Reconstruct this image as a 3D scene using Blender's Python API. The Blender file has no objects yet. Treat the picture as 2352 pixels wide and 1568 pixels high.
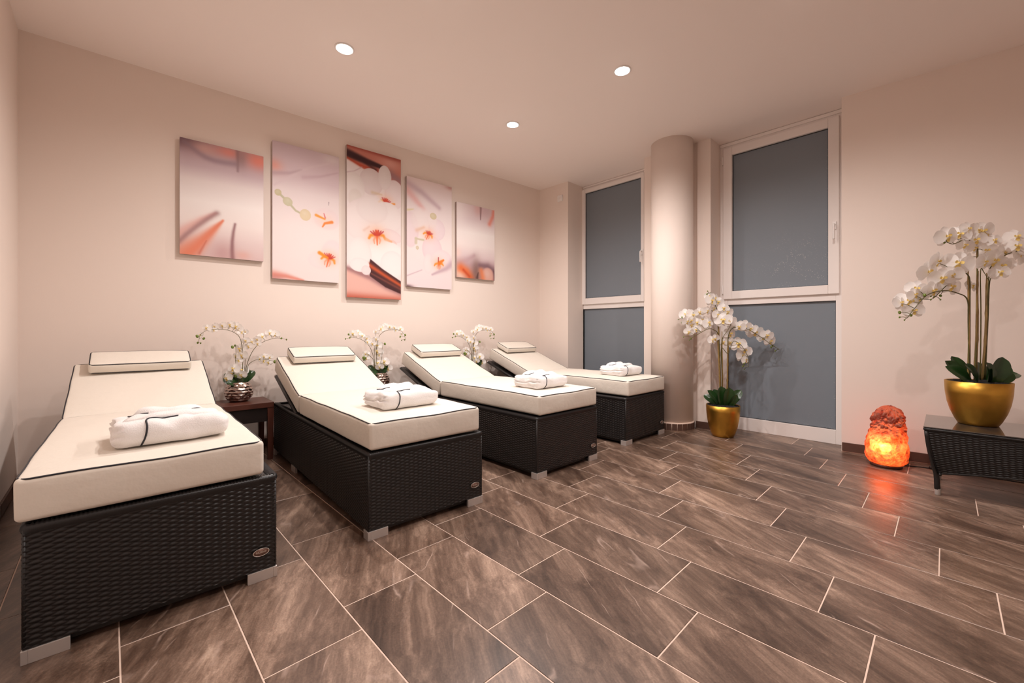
import bpy, bmesh, math, random
import numpy as np
from mathutils import Vector, Matrix, noise
from mathutils.bvhtree import BVHTree
PI = math.pi
R = math.radians
random.seed(7)
scn = bpy.context.scene
C = scn.collection

# ------------------------------------------------------------------ camera, world, exposure
FW = Vector((0.69384, 0.72013, 0)); RT = Vector((0.72013, -0.69384, 0))
cam_d = bpy.data.cameras.new('camera'); cam = bpy.data.objects.new('camera', cam_d); C.objects.link(cam)
cam.location = (0, 0, 1.0); cam.rotation_euler = (R(90), 0, R(-43.935))
cam_d.sensor_width = 36; cam_d.lens = 14.669; cam_d.shift_y = -0.01003; cam_d.clip_start = 0.02
scn.camera = cam
w = bpy.data.worlds.new('night'); scn.world = w; w.use_nodes = True
w.node_tree.nodes['Background'].inputs[0].default_value = (0.02, 0.03, 0.05, 1)
w.node_tree.nodes['Background'].inputs[1].default_value = 0.3
scn.view_settings.view_transform = 'Standard'; scn.view_settings.look = 'None'
scn.view_settings.gamma = 1; scn.view_settings.use_curve_mapping = False
scn.view_settings.exposure = 0.25
scn.cycles.max_bounces = 10; scn.cycles.diffuse_bounces = 7; scn.cycles.glossy_bounces = 4
scn.cycles.sample_clamp_indirect = 6
LAMP_W = 84; LAMP_COL = (1.0, 0.925, 0.89)
HC = 2.95
LAMPS = [(1.165, 2.875), (2.735, 2.83), (1.37, 1.97), (2.76, 1.675), (2.87, 0.52), (0.95, 0.10)]

# ------------------------------------------------------------------ materials
def srgb(r, g, b):
    f = lambda c: (c / 12.92 if c <= 0.04045 else ((c + 0.055) / 1.055) ** 2.4)
    return (f(r / 255), f(g / 255), f(b / 255), 1)
def mat(name, col, rough=0.5, metal=0.0, spec=0.5, bump=None, var=None, coat=0.0, sheen=0.0):
    m = bpy.data.materials.new(name); m.use_nodes = True
    nt = m.node_tree; b = nt.nodes['Principled BSDF']
    b.inputs['Base Color'].default_value = col if len(col) == 4 else (*col, 1)
    b.inputs['Roughness'].default_value = rough; b.inputs['Metallic'].default_value = metal
    b.inputs['Specular IOR Level'].default_value = spec; b.inputs['Coat Weight'].default_value = coat
    b.inputs['Sheen Weight'].default_value = sheen
    tc = nt.nodes.new('ShaderNodeTexCoord')
    if var:                                   # (scale, amount): gentle mottling of the colour
        n = nt.nodes.new('ShaderNodeTexNoise'); n.inputs['Scale'].default_value = var[0]; n.inputs['Detail'].default_value = 5
        nt.links.new(tc.outputs['Object'], n.inputs['Vector'])
        mx = nt.nodes.new('ShaderNodeMix'); mx.data_type = 'RGBA'
        c = b.inputs['Base Color'].default_value
        mx.inputs[6].default_value = tuple(c[i] * (1 - var[1]) for i in range(3)) + (1,)
        mx.inputs[7].default_value = tuple(min(1, c[i] * (1 + var[1])) for i in range(3)) + (1,)
        nt.links.new(n.outputs['Fac'], mx.inputs[0]); nt.links.new(mx.outputs[2], b.inputs['Base Color'])
    if bump:                                  # (scale, strength, distance)
        n = nt.nodes.new('ShaderNodeTexNoise'); n.inputs['Scale'].default_value = bump[0]; n.inputs['Detail'].default_value = 4
        nt.links.new(tc.outputs['Object'], n.inputs['Vector'])
        bp = nt.nodes.new('ShaderNodeBump'); bp.inputs['Strength'].default_value = bump[1]; bp.inputs['Distance'].default_value = bump[2]
        nt.links.new(n.outputs['Fac'], bp.inputs['Height']); nt.links.new(bp.outputs[0], b.inputs['Normal'])
    return m

M = {}
M['wall'] = mat('wall_paint', (0.79, 0.69, 0.625), 0.85, bump=(220, 0.08, 0.002))
M['ceiling'] = mat('ceiling_paint', (0.91, 0.83, 0.785), 0.9, bump=(220, 0.05, 0.002))
M['grout'] = mat('grout', srgb(214, 190, 174), 0.8, bump=(300, 0.2, 0.001))
M['frame'] = mat('window_plastic', (0.80, 0.745, 0.715), 0.35)
M['gasket'] = mat('rubber_gasket', (0.02, 0.02, 0.022), 0.6)
M['wicker'] = mat('black_wicker', (0.012, 0.0105, 0.0105), 0.38, spec=0.42, var=(40, 0.3))
M['dark'] = mat('black_frame', (0.012, 0.011, 0.011), 0.45)
M['alu'] = mat('brushed_metal', (0.60, 0.56, 0.535), 0.4, 0.55, bump=(150, 0.05, 0.001))
M['ivory'] = mat('ivory_cloth', (0.715, 0.66, 0.58), 0.62, spec=0.3, bump=(11, 0.35, 0.014), sheen=0.1)
M['piping'] = mat('navy_piping', (0.012, 0.012, 0.018), 0.6)
M['terry'] = mat('white_terry', (0.80, 0.775, 0.765), 0.95, spec=0.1, bump=(260, 0.6, 0.003), sheen=0.3)
M['gold'] = mat('gold_metal', (0.56, 0.31, 0.055), 0.37, 1.0, bump=(60, 0.06, 0.002), var=(30, 0.12))
M['bronze'] = mat('mirror_bronze', (0.44, 0.355, 0.32), 0.10, 1.0)
M['soil'] = mat('dark_soil', (0.012, 0.010, 0.009), 0.9, bump=(90, 1.0, 0.01))
M['leaf'] = mat('orchid_leaf', (0.014, 0.045, 0.010), 0.28, var=(25, 0.35))
M['stem'] = mat('orchid_stem', (0.10, 0.085, 0.02), 0.5, var=(30, 0.4))
M['cane'] = mat('bamboo_cane', (0.24, 0.15, 0.045), 0.5, var=(35, 0.4))
M['bud'] = mat('green_bud', (0.14, 0.20, 0.025), 0.45, var=(60, 0.3))
M['wood'] = mat('brown_wood', srgb(82, 44, 33), 0.38, var=(14, 0.25))
M['apron'] = mat('dark_wood', srgb(26, 15, 13), 0.45)
M['skirt'] = mat('brown_tile', srgb(86, 62, 52), 0.4, var=(18, 0.3), bump=(60, 0.15, 0.002))
M['white_plastic'] = mat('white_plastic', (0.83, 0.80, 0.78), 0.4)
M['badge'] = mat('badge_plate', srgb(120, 88, 76), 0.4, 0.5)
M['badge_light'] = mat('badge_silver', (0.70, 0.64, 0.58), 0.35, 0.6)

def petal_mat(name, col, trans):
    m = bpy.data.materials.new(name); m.use_nodes = True; nt = m.node_tree
    b = nt.nodes['Principled BSDF']; b.inputs['Base Color'].default_value = (*col, 1); b.inputs['Roughness'].default_value = 0.55
    b.inputs['Specular IOR Level'].default_value = 0.25
    t = nt.nodes.new('ShaderNodeBsdfTranslucent'); t.inputs[0].default_value = (*col, 1)
    mx = nt.nodes.new('ShaderNodeMixShader'); mx.inputs[0].default_value = trans
    nt.links.new(b.outputs[0], mx.inputs[1]); nt.links.new(t.outputs[0], mx.inputs[2])
    nt.links.new(mx.outputs[0], nt.nodes['Material Output'].inputs[0]); return m
M['petal'] = petal_mat('white_petal', (0.93, 0.905, 0.88), 0.3)
M['lip'] = petal_mat('yellow_lip', (0.84, 0.64, 0.22), 0.2)

def tile_mat(name='slate_tile'):
    m = bpy.data.materials.new(name); m.use_nodes = True; nt = m.node_tree; L = nt.links
    b = nt.nodes['Principled BSDF']
    N = lambda t: nt.nodes.new(t)
    tc = N('ShaderNodeTexCoord'); oi = N('ShaderNodeObjectInfo')
    sc = N('ShaderNodeVectorMath'); sc.operation = 'MULTIPLY_ADD'
    cmb = N('ShaderNodeCombineXYZ'); mu = N('ShaderNodeMath'); mu.operation = 'MULTIPLY'; mu.inputs[1].default_value = 37.0
    L.new(oi.outputs['Random'], mu.inputs[0]); L.new(mu.outputs[0], cmb.inputs[0]); L.new(mu.outputs[0], cmb.inputs[1]); L.new(mu.outputs[0], cmb.inputs[2])
    sc.inputs[1].default_value = (1, 1, 1); L.new(tc.outputs['Object'], sc.inputs[0]); L.new(cmb.outputs[0], sc.inputs[2])
    mp = N('ShaderNodeMapping'); mp.vector_type = 'TEXTURE'; mp.inputs['Rotation'].default_value = (0, 0, R(62)); mp.inputs['Scale'].default_value = (3.8, 1, 1)
    L.new(sc.outputs[0], mp.inputs['Vector'])
    # warp so that the streaks wander
    n0 = N('ShaderNodeTexNoise'); n0.inputs['Scale'].default_value = 3.0; n0.inputs['Detail'].default_value = 3
    L.new(sc.outputs[0], n0.inputs['Vector'])
    wv = N('ShaderNodeVectorMath'); wv.operation = 'MULTIPLY_ADD'; wv.inputs[1].default_value = (0.16, 0.055, 0)
    L.new(n0.outputs['Color'], wv.inputs[0]); L.new(mp.outputs[0], wv.inputs[2])
    def noise_tex(scale, detail, rough, src):
        n = N('ShaderNodeTexNoise'); n.inputs['Scale'].default_value = scale; n.inputs['Detail'].default_value = detail; n.inputs['Roughness'].default_value = rough
        L.new(src, n.inputs['Vector']); return n.outputs['Fac']
    def math_(op, a, b=None, c=None):
        m_ = N('ShaderNodeMath'); m_.operation = op
        for i_, v in enumerate((a, b, c)):
            if v is None: continue
            if isinstance(v, (int, float)): m_.inputs[i_].default_value = v
            else: L.new(v, m_.inputs[i_])
        return m_.outputs[0]
    big = noise_tex(5.0, 8, 0.66, wv.outputs[0]); fine = noise_tex(26, 8, 0.72, wv.outputs[0]); grit = noise_tex(150, 4, 0.6, sc.outputs[0])
    n1f = math_('ADD', math_('MULTIPLY', big, 0.52), math_('ADD', math_('MULTIPLY', fine, 0.37), math_('MULTIPLY', grit, 0.11)))
    r1 = N('ShaderNodeValToRGB'); e = r1.color_ramp.elements
    e[0].position = 0.37; e[0].color = srgb(60, 44, 35); e[1].position = 0.65; e[1].color = srgb(176, 150, 130)
    for p, c in ((0.44, (84, 64, 52)), (0.50, (104, 82, 68)), (0.55, (126, 102, 86)), (0.60, (150, 124, 106))):
        q = r1.color_ramp.elements.new(p); q.color = srgb(*c)
    L.new(n1f, r1.inputs[0])
    # thin pale veins along the zero lines of a stretched field, only in places
    mp2 = N('ShaderNodeMapping'); mp2.vector_type = 'TEXTURE'; mp2.inputs['Rotation'].default_value = (0, 0, R(57)); mp2.inputs['Scale'].default_value = (6.5, 1, 1)
    L.new(sc.outputs[0], mp2.inputs['Vector'])
    n5 = N('ShaderNodeTexNoise'); n5.inputs['Scale'].default_value = 9; n5.inputs['Detail'].default_value = 4; L.new(sc.outputs[0], n5.inputs['Vector'])
    wv2 = N('ShaderNodeVectorMath'); wv2.operation = 'MULTIPLY_ADD'; wv2.inputs[1].default_value = (0.03, 0.03, 0)
    L.new(n5.outputs['Color'], wv2.inputs[0]); L.new(mp2.outputs[0], wv2.inputs[2])
    vf = math_('ABSOLUTE', math_('SUBTRACT', noise_tex(4.5, 2, 0.45, wv2.outputs[0]), 0.5))
    rv = N('ShaderNodeValToRGB'); rv.color_ramp.elements[0].position = 0.0; rv.color_ramp.elements[0].color = (1, 1, 1, 1)
    rv.color_ramp.elements[1].position = 0.009; rv.color_ramp.elements[1].color = (0, 0, 0, 1); L.new(vf, rv.inputs[0])
    gt = N('ShaderNodeMapRange'); gt.inputs[1].default_value = 0.50; gt.inputs[2].default_value = 0.66; L.new(noise_tex(7, 3, 0.5, sc.outputs[0]), gt.inputs[0])
    vm2 = math_('MULTIPLY', math_('MULTIPLY', rv.outputs[0], gt.outputs[0]), 0.55)
    mx = N('ShaderNodeMix'); mx.data_type = 'RGBA'; mx.inputs[7].default_value = srgb(190, 165, 150)
    L.new(vm2, mx.inputs[0]); L.new(r1.outputs[0], mx.inputs[6])
    class gr: outputs = {2: mx.outputs[2]}
    class n1: outputs = {'Fac': n1f}
    # each tile a touch lighter or darker
    hv = N('ShaderNodeHueSaturation'); mr = N('ShaderNodeMapRange'); mr.inputs[3].default_value = 0.86; mr.inputs[4].default_value = 1.12
    L.new(oi.outputs['Random'], mr.inputs[0]); L.new(mr.outputs[0], hv.inputs['Value']); hv.inputs['Saturation'].default_value = 0.95
    L.new(gr.outputs[2], hv.inputs['Color']); L.new(hv.outputs[0], b.inputs['Base Color'])
    rr = N('ShaderNodeMapRange'); rr.inputs[3].default_value = 0.26; rr.inputs[4].default_value = 0.42; L.new(n1.outputs['Fac'], rr.inputs[0]); L.new(rr.outputs[0], b.inputs['Roughness'])
    b.inputs['Specular IOR Level'].default_value = 0.5
    bp = N('ShaderNodeBump'); bp.inputs['Strength'].default_value = 0.22; bp.inputs['Distance'].default_value = 0.003
    L.new(n1.outputs['Fac'], bp.inputs['Height']); L.new(bp.outputs[0], b.inputs['Normal'])
    return m
M['tile'] = tile_mat()

def pane_mat():
    m = bpy.data.materials.new('frosted_pane'); m.use_nodes = True; nt = m.node_tree; L = nt.links
    b = nt.nodes['Principled BSDF']; b.inputs['Roughness'].default_value = 0.42; b.inputs['Specular IOR Level'].default_value = 0.35
    tc = nt.nodes.new('ShaderNodeTexCoord')
    n = nt.nodes.new('ShaderNodeTexVoronoi'); n.inputs['Scale'].default_value = 70; L.new(tc.outputs['Object'], n.inputs['Vector'])
    r = nt.nodes.new('ShaderNodeValToRGB'); r.color_ramp.elements[0].position = 0.14; r.color_ramp.elements[0].color = (1, 1, 1, 1)
    r.color_ramp.elements[1].position = 0.26; r.color_ramp.elements[1].color = (0, 0, 0, 1); L.new(n.outputs['Distance'], r.inputs[0])
    at = nt.nodes.new('ShaderNodeAttribute'); at.attribute_name = 'wear'
    mu = nt.nodes.new('ShaderNodeMath'); mu.operation = 'MULTIPLY'; L.new(r.outputs[0], mu.inputs[0]); L.new(at.outputs['Fac'], mu.inputs[1])
    mx = nt.nodes.new('ShaderNodeMix'); mx.data_type = 'RGBA'; mx.inputs[6].default_value = (0.185, 0.213, 0.245, 1); mx.inputs[7].default_value = (0.42, 0.42, 0.42, 1)
    L.new(mu.outputs[0], mx.inputs[0]); L.new(mx.outputs[2], b.inputs['Base Color']); return m
M['pane'] = pane_mat()

def print_mat():
    m = bpy.data.materials.new('canvas_print'); m.use_nodes = True; nt = m.node_tree
    b = nt.nodes['Principled BSDF']; b.inputs['Roughness'].default_value = 0.6; b.inputs['Specular IOR Level'].default_value = 0.2
    a = nt.nodes.new('ShaderNodeVertexColor'); a.layer_name = 'ink'
    nt.links.new(a.outputs[0], b.inputs['Base Color']); return m
M['print'] = print_mat()
M['canvas'] = mat('canvas_side', (0.42, 0.33, 0.30), 0.8)

def glow_mat(name, col, strength):
    m = bpy.data.materials.new(name); m.use_nodes = True; nt = m.node_tree
    nt.nodes.remove(nt.nodes['Principled BSDF']); e = nt.nodes.new('ShaderNodeEmission')
    e.inputs[0].default_value = (*col, 1); e.inputs[1].default_value = strength
    nt.links.new(e.outputs[0], nt.nodes['Material Output'].inputs[0]); return m
M['glow'] = glow_mat('lamp_glow', (1.0, 0.93, 0.87), 30)

def salt_mat():
    m = bpy.data.materials.new('rock_salt'); m.use_nodes = True; nt = m.node_tree; L = nt.links
    b = nt.nodes['Principled BSDF']; b.inputs['Roughness'].default_value = 0.4
    tc = nt.nodes.new('ShaderNodeTexCoord'); n = nt.nodes.new('ShaderNodeTexNoise'); n.inputs['Scale'].default_value = 22; n.inputs['Detail'].default_value = 7
    n.inputs['Roughness'].default_value = 0.65
    L.new(tc.outputs['Object'], n.inputs['Vector'])
    r = nt.nodes.new('ShaderNodeValToRGB'); e = r.color_ramp.elements
    e[0].position = 0.35; e[0].color = (0.25, 0.045, 0.025, 1); e[1].position = 0.7; e[1].color = (0.62, 0.30, 0.20, 1)
    L.new(n.outputs['Fac'], r.inputs[0]); L.new(r.outputs[0], b.inputs['Base Color'])
    t = nt.nodes.new('ShaderNodeBsdfTranslucent')
    r2 = nt.nodes.new('ShaderNodeValToRGB'); e = r2.color_ramp.elements
    e[0].position = 0.36; e[0].color = (0.62, 0.07, 0.022, 1); e[1].position = 0.66; e[1].color = (1.0, 0.30, 0.11, 1)
    L.new(n.outputs['Fac'], r2.inputs[0]); L.new(r2.outputs[0], t.inputs[0])
    gm = nt.nodes.new('ShaderNodeNewGeometry'); dk = nt.nodes.new('ShaderNodeMix'); dk.data_type = 'RGBA'; dk.inputs[7].default_value = (0.004, 0.001, 0.001, 1)
    L.new(gm.outputs['Backfacing'], dk.inputs[0]); L.new(r.outputs[0], dk.inputs[6]); L.new(dk.outputs[2], b.inputs['Base Color'])
    mx = nt.nodes.new('ShaderNodeMixShader'); mx.inputs[0].default_value = 0.5
    bp = nt.nodes.new('ShaderNodeBump'); bp.inputs['Strength'].default_value = 0.7; bp.inputs['Distance'].default_value = 0.012
    L.new(n.outputs['Fac'], bp.inputs['Height']); L.new(bp.outputs[0], b.inputs['Normal'])
    L.new(b.outputs[0], mx.inputs[1]); L.new(t.outputs[0], mx.inputs[2]); L.new(mx.outputs[0], nt.nodes['Material Output'].inputs[0])
    return m
M['salt'] = salt_mat()

# ------------------------------------------------------------------ geometry helpers
def link(name, me, m=None, parent=None, loc=(0, 0, 0), rot=(0, 0, 0), scale=None):
    o = bpy.data.objects.new(name, me); C.objects.link(o)
    if m is not None and me is not None and not me.materials: me.materials.append(m)
    o.location = loc; o.rotation_euler = rot
    if scale is not None: o.scale = (scale,) * 3 if not hasattr(scale, '__len__') else scale
    if parent is not None: o.parent = parent
    return o
def mesh(name, V, F, smooth=False):
    me = bpy.data.meshes.new(name); me.from_pydata([tuple(v) for v in V], [], F)
    if smooth: me.polygons.foreach_set('use_smooth', [True] * len(me.polygons))
    me.update(); return me
def tag(o, label, cat, group=None):
    o['label'] = label; o['category'] = cat
    if group: o['group'] = group
    return o
def thing(name, label, cat, loc=(0, 0, 0), rz=0, group=None):
    o = bpy.data.objects.new(name, None); C.objects.link(o); o.empty_display_size = 0.05
    o.location = loc; o.rotation_euler = (0, 0, rz); return tag(o, label, cat, group)
def struct(o): o['kind'] = 'structure'; return o
def boxes(name, bs, bevel=0.0, segs=2):
    """one mesh of several boxes, each (x0,y0,z0,x1,y1,z1)"""
    bm = bmesh.new()
    for b in bs:
        r = bmesh.ops.create_cube(bm, size=1)
        for v in r['verts']:
            v.co = Vector(((b[0] + b[3]) / 2 + v.co.x * (b[3] - b[0]), (b[1] + b[4]) / 2 + v.co.y * (b[4] - b[1]), (b[2] + b[5]) / 2 + v.co.z * (b[5] - b[2])))
    if bevel: bmesh.ops.bevel(bm, geom=bm.edges[:], offset=bevel, segments=segs, profile=0.5, affect='EDGES')
    me = bpy.data.meshes.new(name); bm.to_mesh(me); bm.free(); return me
def prism(name, pts, z0, z1, bevel=0.0):
    n = len(pts); V = [(x, y, z0) for x, y in pts] + [(x, y, z1) for x, y in pts]
    F = [tuple(range(n - 1, -1, -1)), tuple(range(n, 2 * n))] + [(i, (i + 1) % n, n + (i + 1) % n, n + i) for i in range(n)]
    me = mesh(name, V, F)
    bm = bmesh.new(); bm.from_mesh(me); bmesh.ops.recalc_face_normals(bm, faces=bm.faces[:])
    if bevel: bmesh.ops.bevel(bm, geom=bm.edges[:], offset=bevel, segments=2, profile=0.5, affect='EDGES')
    bm.to_mesh(me); bm.free(); return me
def lathe(name, prof, n=48, cap=True, f=None):
    V = []; F = []
    for (r, z) in prof:
        for k in range(n):
            a = 2 * PI * k / n; p = Vector((r * math.cos(a), r * math.sin(a), z)); V.append(f(p, a) if f else p)
    for i in range(len(prof) - 1):
        for k in range(n):
            k2 = (k + 1) % n; F.append((i * n + k, i * n + k2, (i + 1) * n + k2, (i + 1) * n + k))
    if cap:
        F.append(tuple(range(n - 1, -1, -1))); F.append(tuple(range((len(prof) - 1) * n, len(prof) * n)))
    return mesh(name, V, F, True)
def tube_vf(P, rad, sides=8, closed=False):
    P = [Vector(p) for p in P]; n = len(P); V = []; F = []
    rads = rad if hasattr(rad, '__len__') else [rad] * n
    T = []
    for i in range(n):
        a = P[(i - 1) % n] if (closed or i > 0) else P[i]; b = P[(i + 1) % n] if (closed or i < n - 1) else P[i]
        t = b - a; T.append(t.normalized() if t.length > 1e-9 else Vector((0, 0, 1)))
    up = Vector((0, 0, 1)) if abs(T[0].z) < 0.9 else Vector((1, 0, 0))
    nrm = (up - T[0] * up.dot(T[0])).normalized()
    for i in range(n):
        nrm = nrm - T[i] * nrm.dot(T[i])
        nrm = nrm.normalized() if nrm.length > 1e-6 else T[i].orthogonal().normalized()
        bn = T[i].cross(nrm)
        for k in range(sides):
            a = 2 * PI * k / sides; V.append(P[i] + (nrm * math.cos(a) + bn * math.sin(a)) * rads[i])
    m = n if closed else n - 1
    for i in range(m):
        j = (i + 1) % n
        for k in range(sides):
            k2 = (k + 1) % sides; F.append((i * sides + k, i * sides + k2, j * sides + k2, j * sides + k))
    if not closed:
        F.append(tuple(range(sides - 1, -1, -1))); F.append(tuple(range((n - 1) * sides, n * sides)))
    return V, F
def tube(name, P, rad, sides=8, closed=False):
    return mesh(name, *tube_vf(P, rad, sides, closed), True)
def join(parts):
    V = []; F = []
    for v, f in parts:
        o = len(V); V += list(v); F += [tuple(i + o for i in q) for q in f]
    return V, F
def smooth_path(P, n=8):
    """Catmull-Rom through P"""
    P = [Vector(p) for p in P]; Q = []
    for i in range(len(P) - 1):
        p0 = P[max(i - 1, 0)]; p1 = P[i]; p2 = P[i + 1]; p3 = P[min(i + 2, len(P) - 1)]
        for k in range(n):
            t = k / n
            Q.append(0.5 * ((2 * p1) + (p2 - p0) * t + (2 * p0 - 5 * p1 + 4 * p2 - p3) * t * t + (3 * p1 - p0 - 3 * p2 + p3) * t ** 3))
    Q.append(P[-1]); return Q
def rbox_vf(hx, hy, hz, r, nx, ny, nz, deform=None):
    """closed rounded box, denser near its edges, with a deform applied to every point"""
    def ax(h, n):
        e = [-h, -h + r * 0.35, -h + r * 0.7, -h + r]
        inn = [-(h - r) + 2 * (h - r) * i / n for i in range(1, n)]
        return e + inn + [-v for v in reversed(e)]
    X, Y, Z = ax(hx, nx), ax(hy, ny), ax(hz, nz)
    idx = {}; V = []; F = []
    def vert(p):
        k = (round(p[0], 6), round(p[1], 6), round(p[2], 6))
        if k not in idx:
            q = Vector((max(-(hx - r), min(hx - r, p[0])), max(-(hy - r), min(hy - r, p[1])), max(-(hz - r), min(hz - r, p[2]))))
            d = Vector(p) - q
            v = q + d.normalized() * r if d.length > 1e-9 else q
            idx[k] = len(V); V.append(deform(v) if deform else v)
        return idx[k]
    def face(A, B, mk, flip):
        for i in range(len(A) - 1):
            for j in range(len(B) - 1):
                q = [vert(mk(A[i], B[j])), vert(mk(A[i + 1], B[j])), vert(mk(A[i + 1], B[j + 1])), vert(mk(A[i], B[j + 1]))]
                F.append(tuple(reversed(q)) if flip else tuple(q))
    face(X, Y, lambda a, b: (a, b, hz), False); face(X, Y, lambda a, b: (a, b, -hz), True)
    face(X, Z, lambda a, b: (a, -hy, b), False); face(X, Z, lambda a, b: (a, hy, b), True)
    face(Y, Z, lambda a, b: (hx, a, b), False); face(Y, Z, lambda a, b: (-hx, a, b), True)
    return V, F
def rect_loop(hx, hy, z, r, n=40):
    P = []
    for cx, cy, a0 in ((hx - r, hy - r, 0), (-(hx - r), hy - r, 90), (-(hx - r), -(hy - r), 180), (hx - r, -(hy - r), 270)):
        for k in range(6):
            a = R(a0 + 90 * k / 5); P.append(Vector((cx + r * math.cos(a), cy + r * math.sin(a), z)))
    Q = []
    for i in range(len(P)):
        a, b = P[i], P[(i + 1) % len(P)]; L = (b - a).length; m = max(1, int(L / 0.02))
        for k in range(m): Q.append(a.lerp(b, k / m))
    return Q
def copy_tree(o, parent=None):
    c = o.copy(); C.objects.link(c); c.parent = parent
    for ch in KIDS.get(o.name, list(o.children)): copy_tree(ch, c)
    return c
KIDS = {}
def weave_vf(P, Nn, cols, rows, amp=0.0058):
    """plain weave over a patch: every strand shows as a row of laps over alternate stakes. P(u,v) -> point, Nn(u,v) -> outward normal"""
    nx, ny = cols * 6, rows * 4; V = []
    for b in range(ny + 1):
        y = b / 4
        for a in range(nx + 1):
            x = a / 6; h = 0.0
            for j in (int(y) - 1, int(y), int(y) + 1):
                dy = (y - j - 0.5) / 0.84
                if abs(dy) >= 1: continue
                c = round((x - (j % 2)) / 2) * 2 + (j % 2); dx = (x - c) / 0.93
                q = 1 - dx * dx - dy * dy
                if q > 0: h = max(h, math.sqrt(q) * (0.8 + 0.2 * q))
            h2 = 0.20 * math.sqrt(max(0, 1 - (((x + 0.5) % 1 - 0.5) / 0.42) ** 2))
            V.append(P(a / nx, b / ny) + Nn(a / nx, b / ny) * (amp * max(h, h2) - 0.0042))
    m = nx + 1
    return V, [(b * m + a, b * m + a + 1, b * m + a + m + 1, b * m + a + m) for b in range(ny) for a in range(nx)]

# ------------------------------------------------------------------ the room
PW_A = Vector((-0.43, 4.152)); PW_B = Vector((4.271, 3.895))
pu = (PW_B - PW_A).normalized(); pn = Vector((-pu.y, pu.x))          # along the picture wall; away from the room
YB = -1.9
fl = boxes('floor', [(-0.7, YB - 0.2, -0.12, 5.1, 4.5, -0.0016)])
floor = struct(link('floor', fl, M['grout']))
XL = [-0.588, -0.285, 0.022, 0.317, 0.611, 0.909, 1.208, 1.510, 1.817, 2.127, 2.442, 2.757, 3.073, 3.390, 3.722, 4.037, 4.345, 4.655, 4.97]
TL = 0.606; G = 0.0022
tile_cache = {}
for i in range(len(XL) - 1):
    k = i - 3
    y0 = 1.36 + 0.1515 * k + 0.003 * max(k, 0)
    j = math.floor((YB - y0) / TL)
    x0, x1 = max(XL[i], -0.45) + G, XL[i + 1] - G
    while y0 + j * TL < 4.2:
        ya, yb = y0 + j * TL, y0 + (j + 1) * TL; j += 1
        ya, yb = max(ya, YB - 0.1) + G, min(yb, 4.25) - G
        if yb - ya < 0.03: continue
        key = (round(x1 - x0, 4), round(yb - ya, 4))
        if key not in tile_cache:
            a, b = key[0] / 2, key[1] / 2; e = 0.0011
            V = [(-a, -b, -0.008), (a, -b, -0.008), (a, b, -0.008), (-a, b, -0.008), (-a, -b, -e), (a, -b, -e), (a, b, -e), (-a, b, -e),
                 (-a + e, -b + e, 0), (a - e, -b + e, 0), (a - e, b - e, 0), (-a + e, b - e, 0)]
            F = [(0, 1, 5, 4), (1, 2, 6, 5), (2, 3, 7, 6), (3, 0, 4, 7), (4, 5, 9, 8), (5, 6, 10, 9), (6, 7, 11, 10), (7, 4, 8, 11), (8, 9, 10, 11)]
            tile_cache[key] = mesh('tile', V, F)
        link('tile', tile_cache[key], M['tile'], floor, ((x0 + x1) / 2, (ya + yb) / 2, random.uniform(-0.0003, 0.0001)))

struct(link('ceiling', boxes('ceiling', [(-0.7, YB - 0.2, HC, 5.1, 4.5, HC + 0.12)]), M['ceiling']))
a, b = PW_A - pu * 0.3, PW_B + pu * 0.8
struct(link('wall_back', prism('wall_back', [(a.x, a.y), (b.x, b.y), (b.x + pn.x * 0.2, b.y + pn.y * 0.2), (a.x + pn.x * 0.2, a.y + pn.y * 0.2)], -0.1, HC + 0.02), M['wall']))
struct(link('wall_left', boxes('wall_left', [(-0.62, YB - 0.1, -0.1, -0.428, 4.3, HC + 0.02)]), M['wall']))
struct(link('wall_front', boxes('wall_front', [(-0.6, YB - 0.2, -0.1, 5.0, YB, HC + 0.02)]), M['wall']))
rw = lambda y: 4.40 + (0.60 - y) * 0.0816
struct(link('wall_right', prism('wall_right', [(rw(YB), YB), (rw(0.6), 0.6), (4.95, 0.6), (4.95, YB)], -0.1, HC + 0.02), M['wall']))
# window wall: the two piers left standing between the openings and the wall behind them
bm = bmesh.new()
for pts, z0, z1 in (([(4.292, 3.405), (4.282, 4.1), (4.9, 4.1), (4.9, 3.405)], -0.1, HC + 0.02),
                    ([(4.335, 2.352), (4.9, 2.352), (4.9, 1.642), (4.390, 1.642)], -0.1, HC + 0.02),
                    ([(4.362, 1.772), (4.45, 1.772), (4.45, 1.6425), (4.368, 1.6425)], 0.0, HC + 0.01),
                    ([(4.78, 0.5), (4.90, 0.5), (4.90, 4.0), (4.78, 4.0)], -0.1, HC + 0.02)):
    t = prism('t', pts, z0, z1); bm.from_mesh(t); bpy.data.meshes.remove(t)
me = bpy.data.meshes.new('wall_window'); bm.to_mesh(me); bm.free()
struct(link('wall_window', me, M['wall']))

# round column with its ring of mosaic tiles
PC = Vector((4.222, 1.978)); PR = 0.2065
pil = struct(link('pillar', lathe('pillar', [(PR, -0.05), (PR, HC + 0.01)], 72), M['wall'], None, (PC.x, PC.y, 0)))
link('grout_ring', lathe('grout_ring', [(PR + 0.008, 0.0), (PR + 0.008, 0.086), (PR - 0.004, 0.090)], 72), M['grout'], pil)
NT = 26; V = []; F = []
for k in range(5):
    a = (k / 4 - 0.5) * 2 * PI / NT * 0.90
    for r, z in ((PR + 0.006, 0.012), (PR + 0.012, 0.0135), (PR + 0.012, 0.0765), (PR + 0.006, 0.078)): V.append((r * math.cos(a), r * math.sin(a), z))
for k in range(4):
    for i in range(3): F.append((k * 4 + i, (k + 1) * 4 + i, (k + 1) * 4 + i + 1, k * 4 + i + 1))
F += [(0, 1, 2, 3), (19, 18, 17, 16)]
rt_me = mesh('mosaic_tile', V, F)
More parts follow.
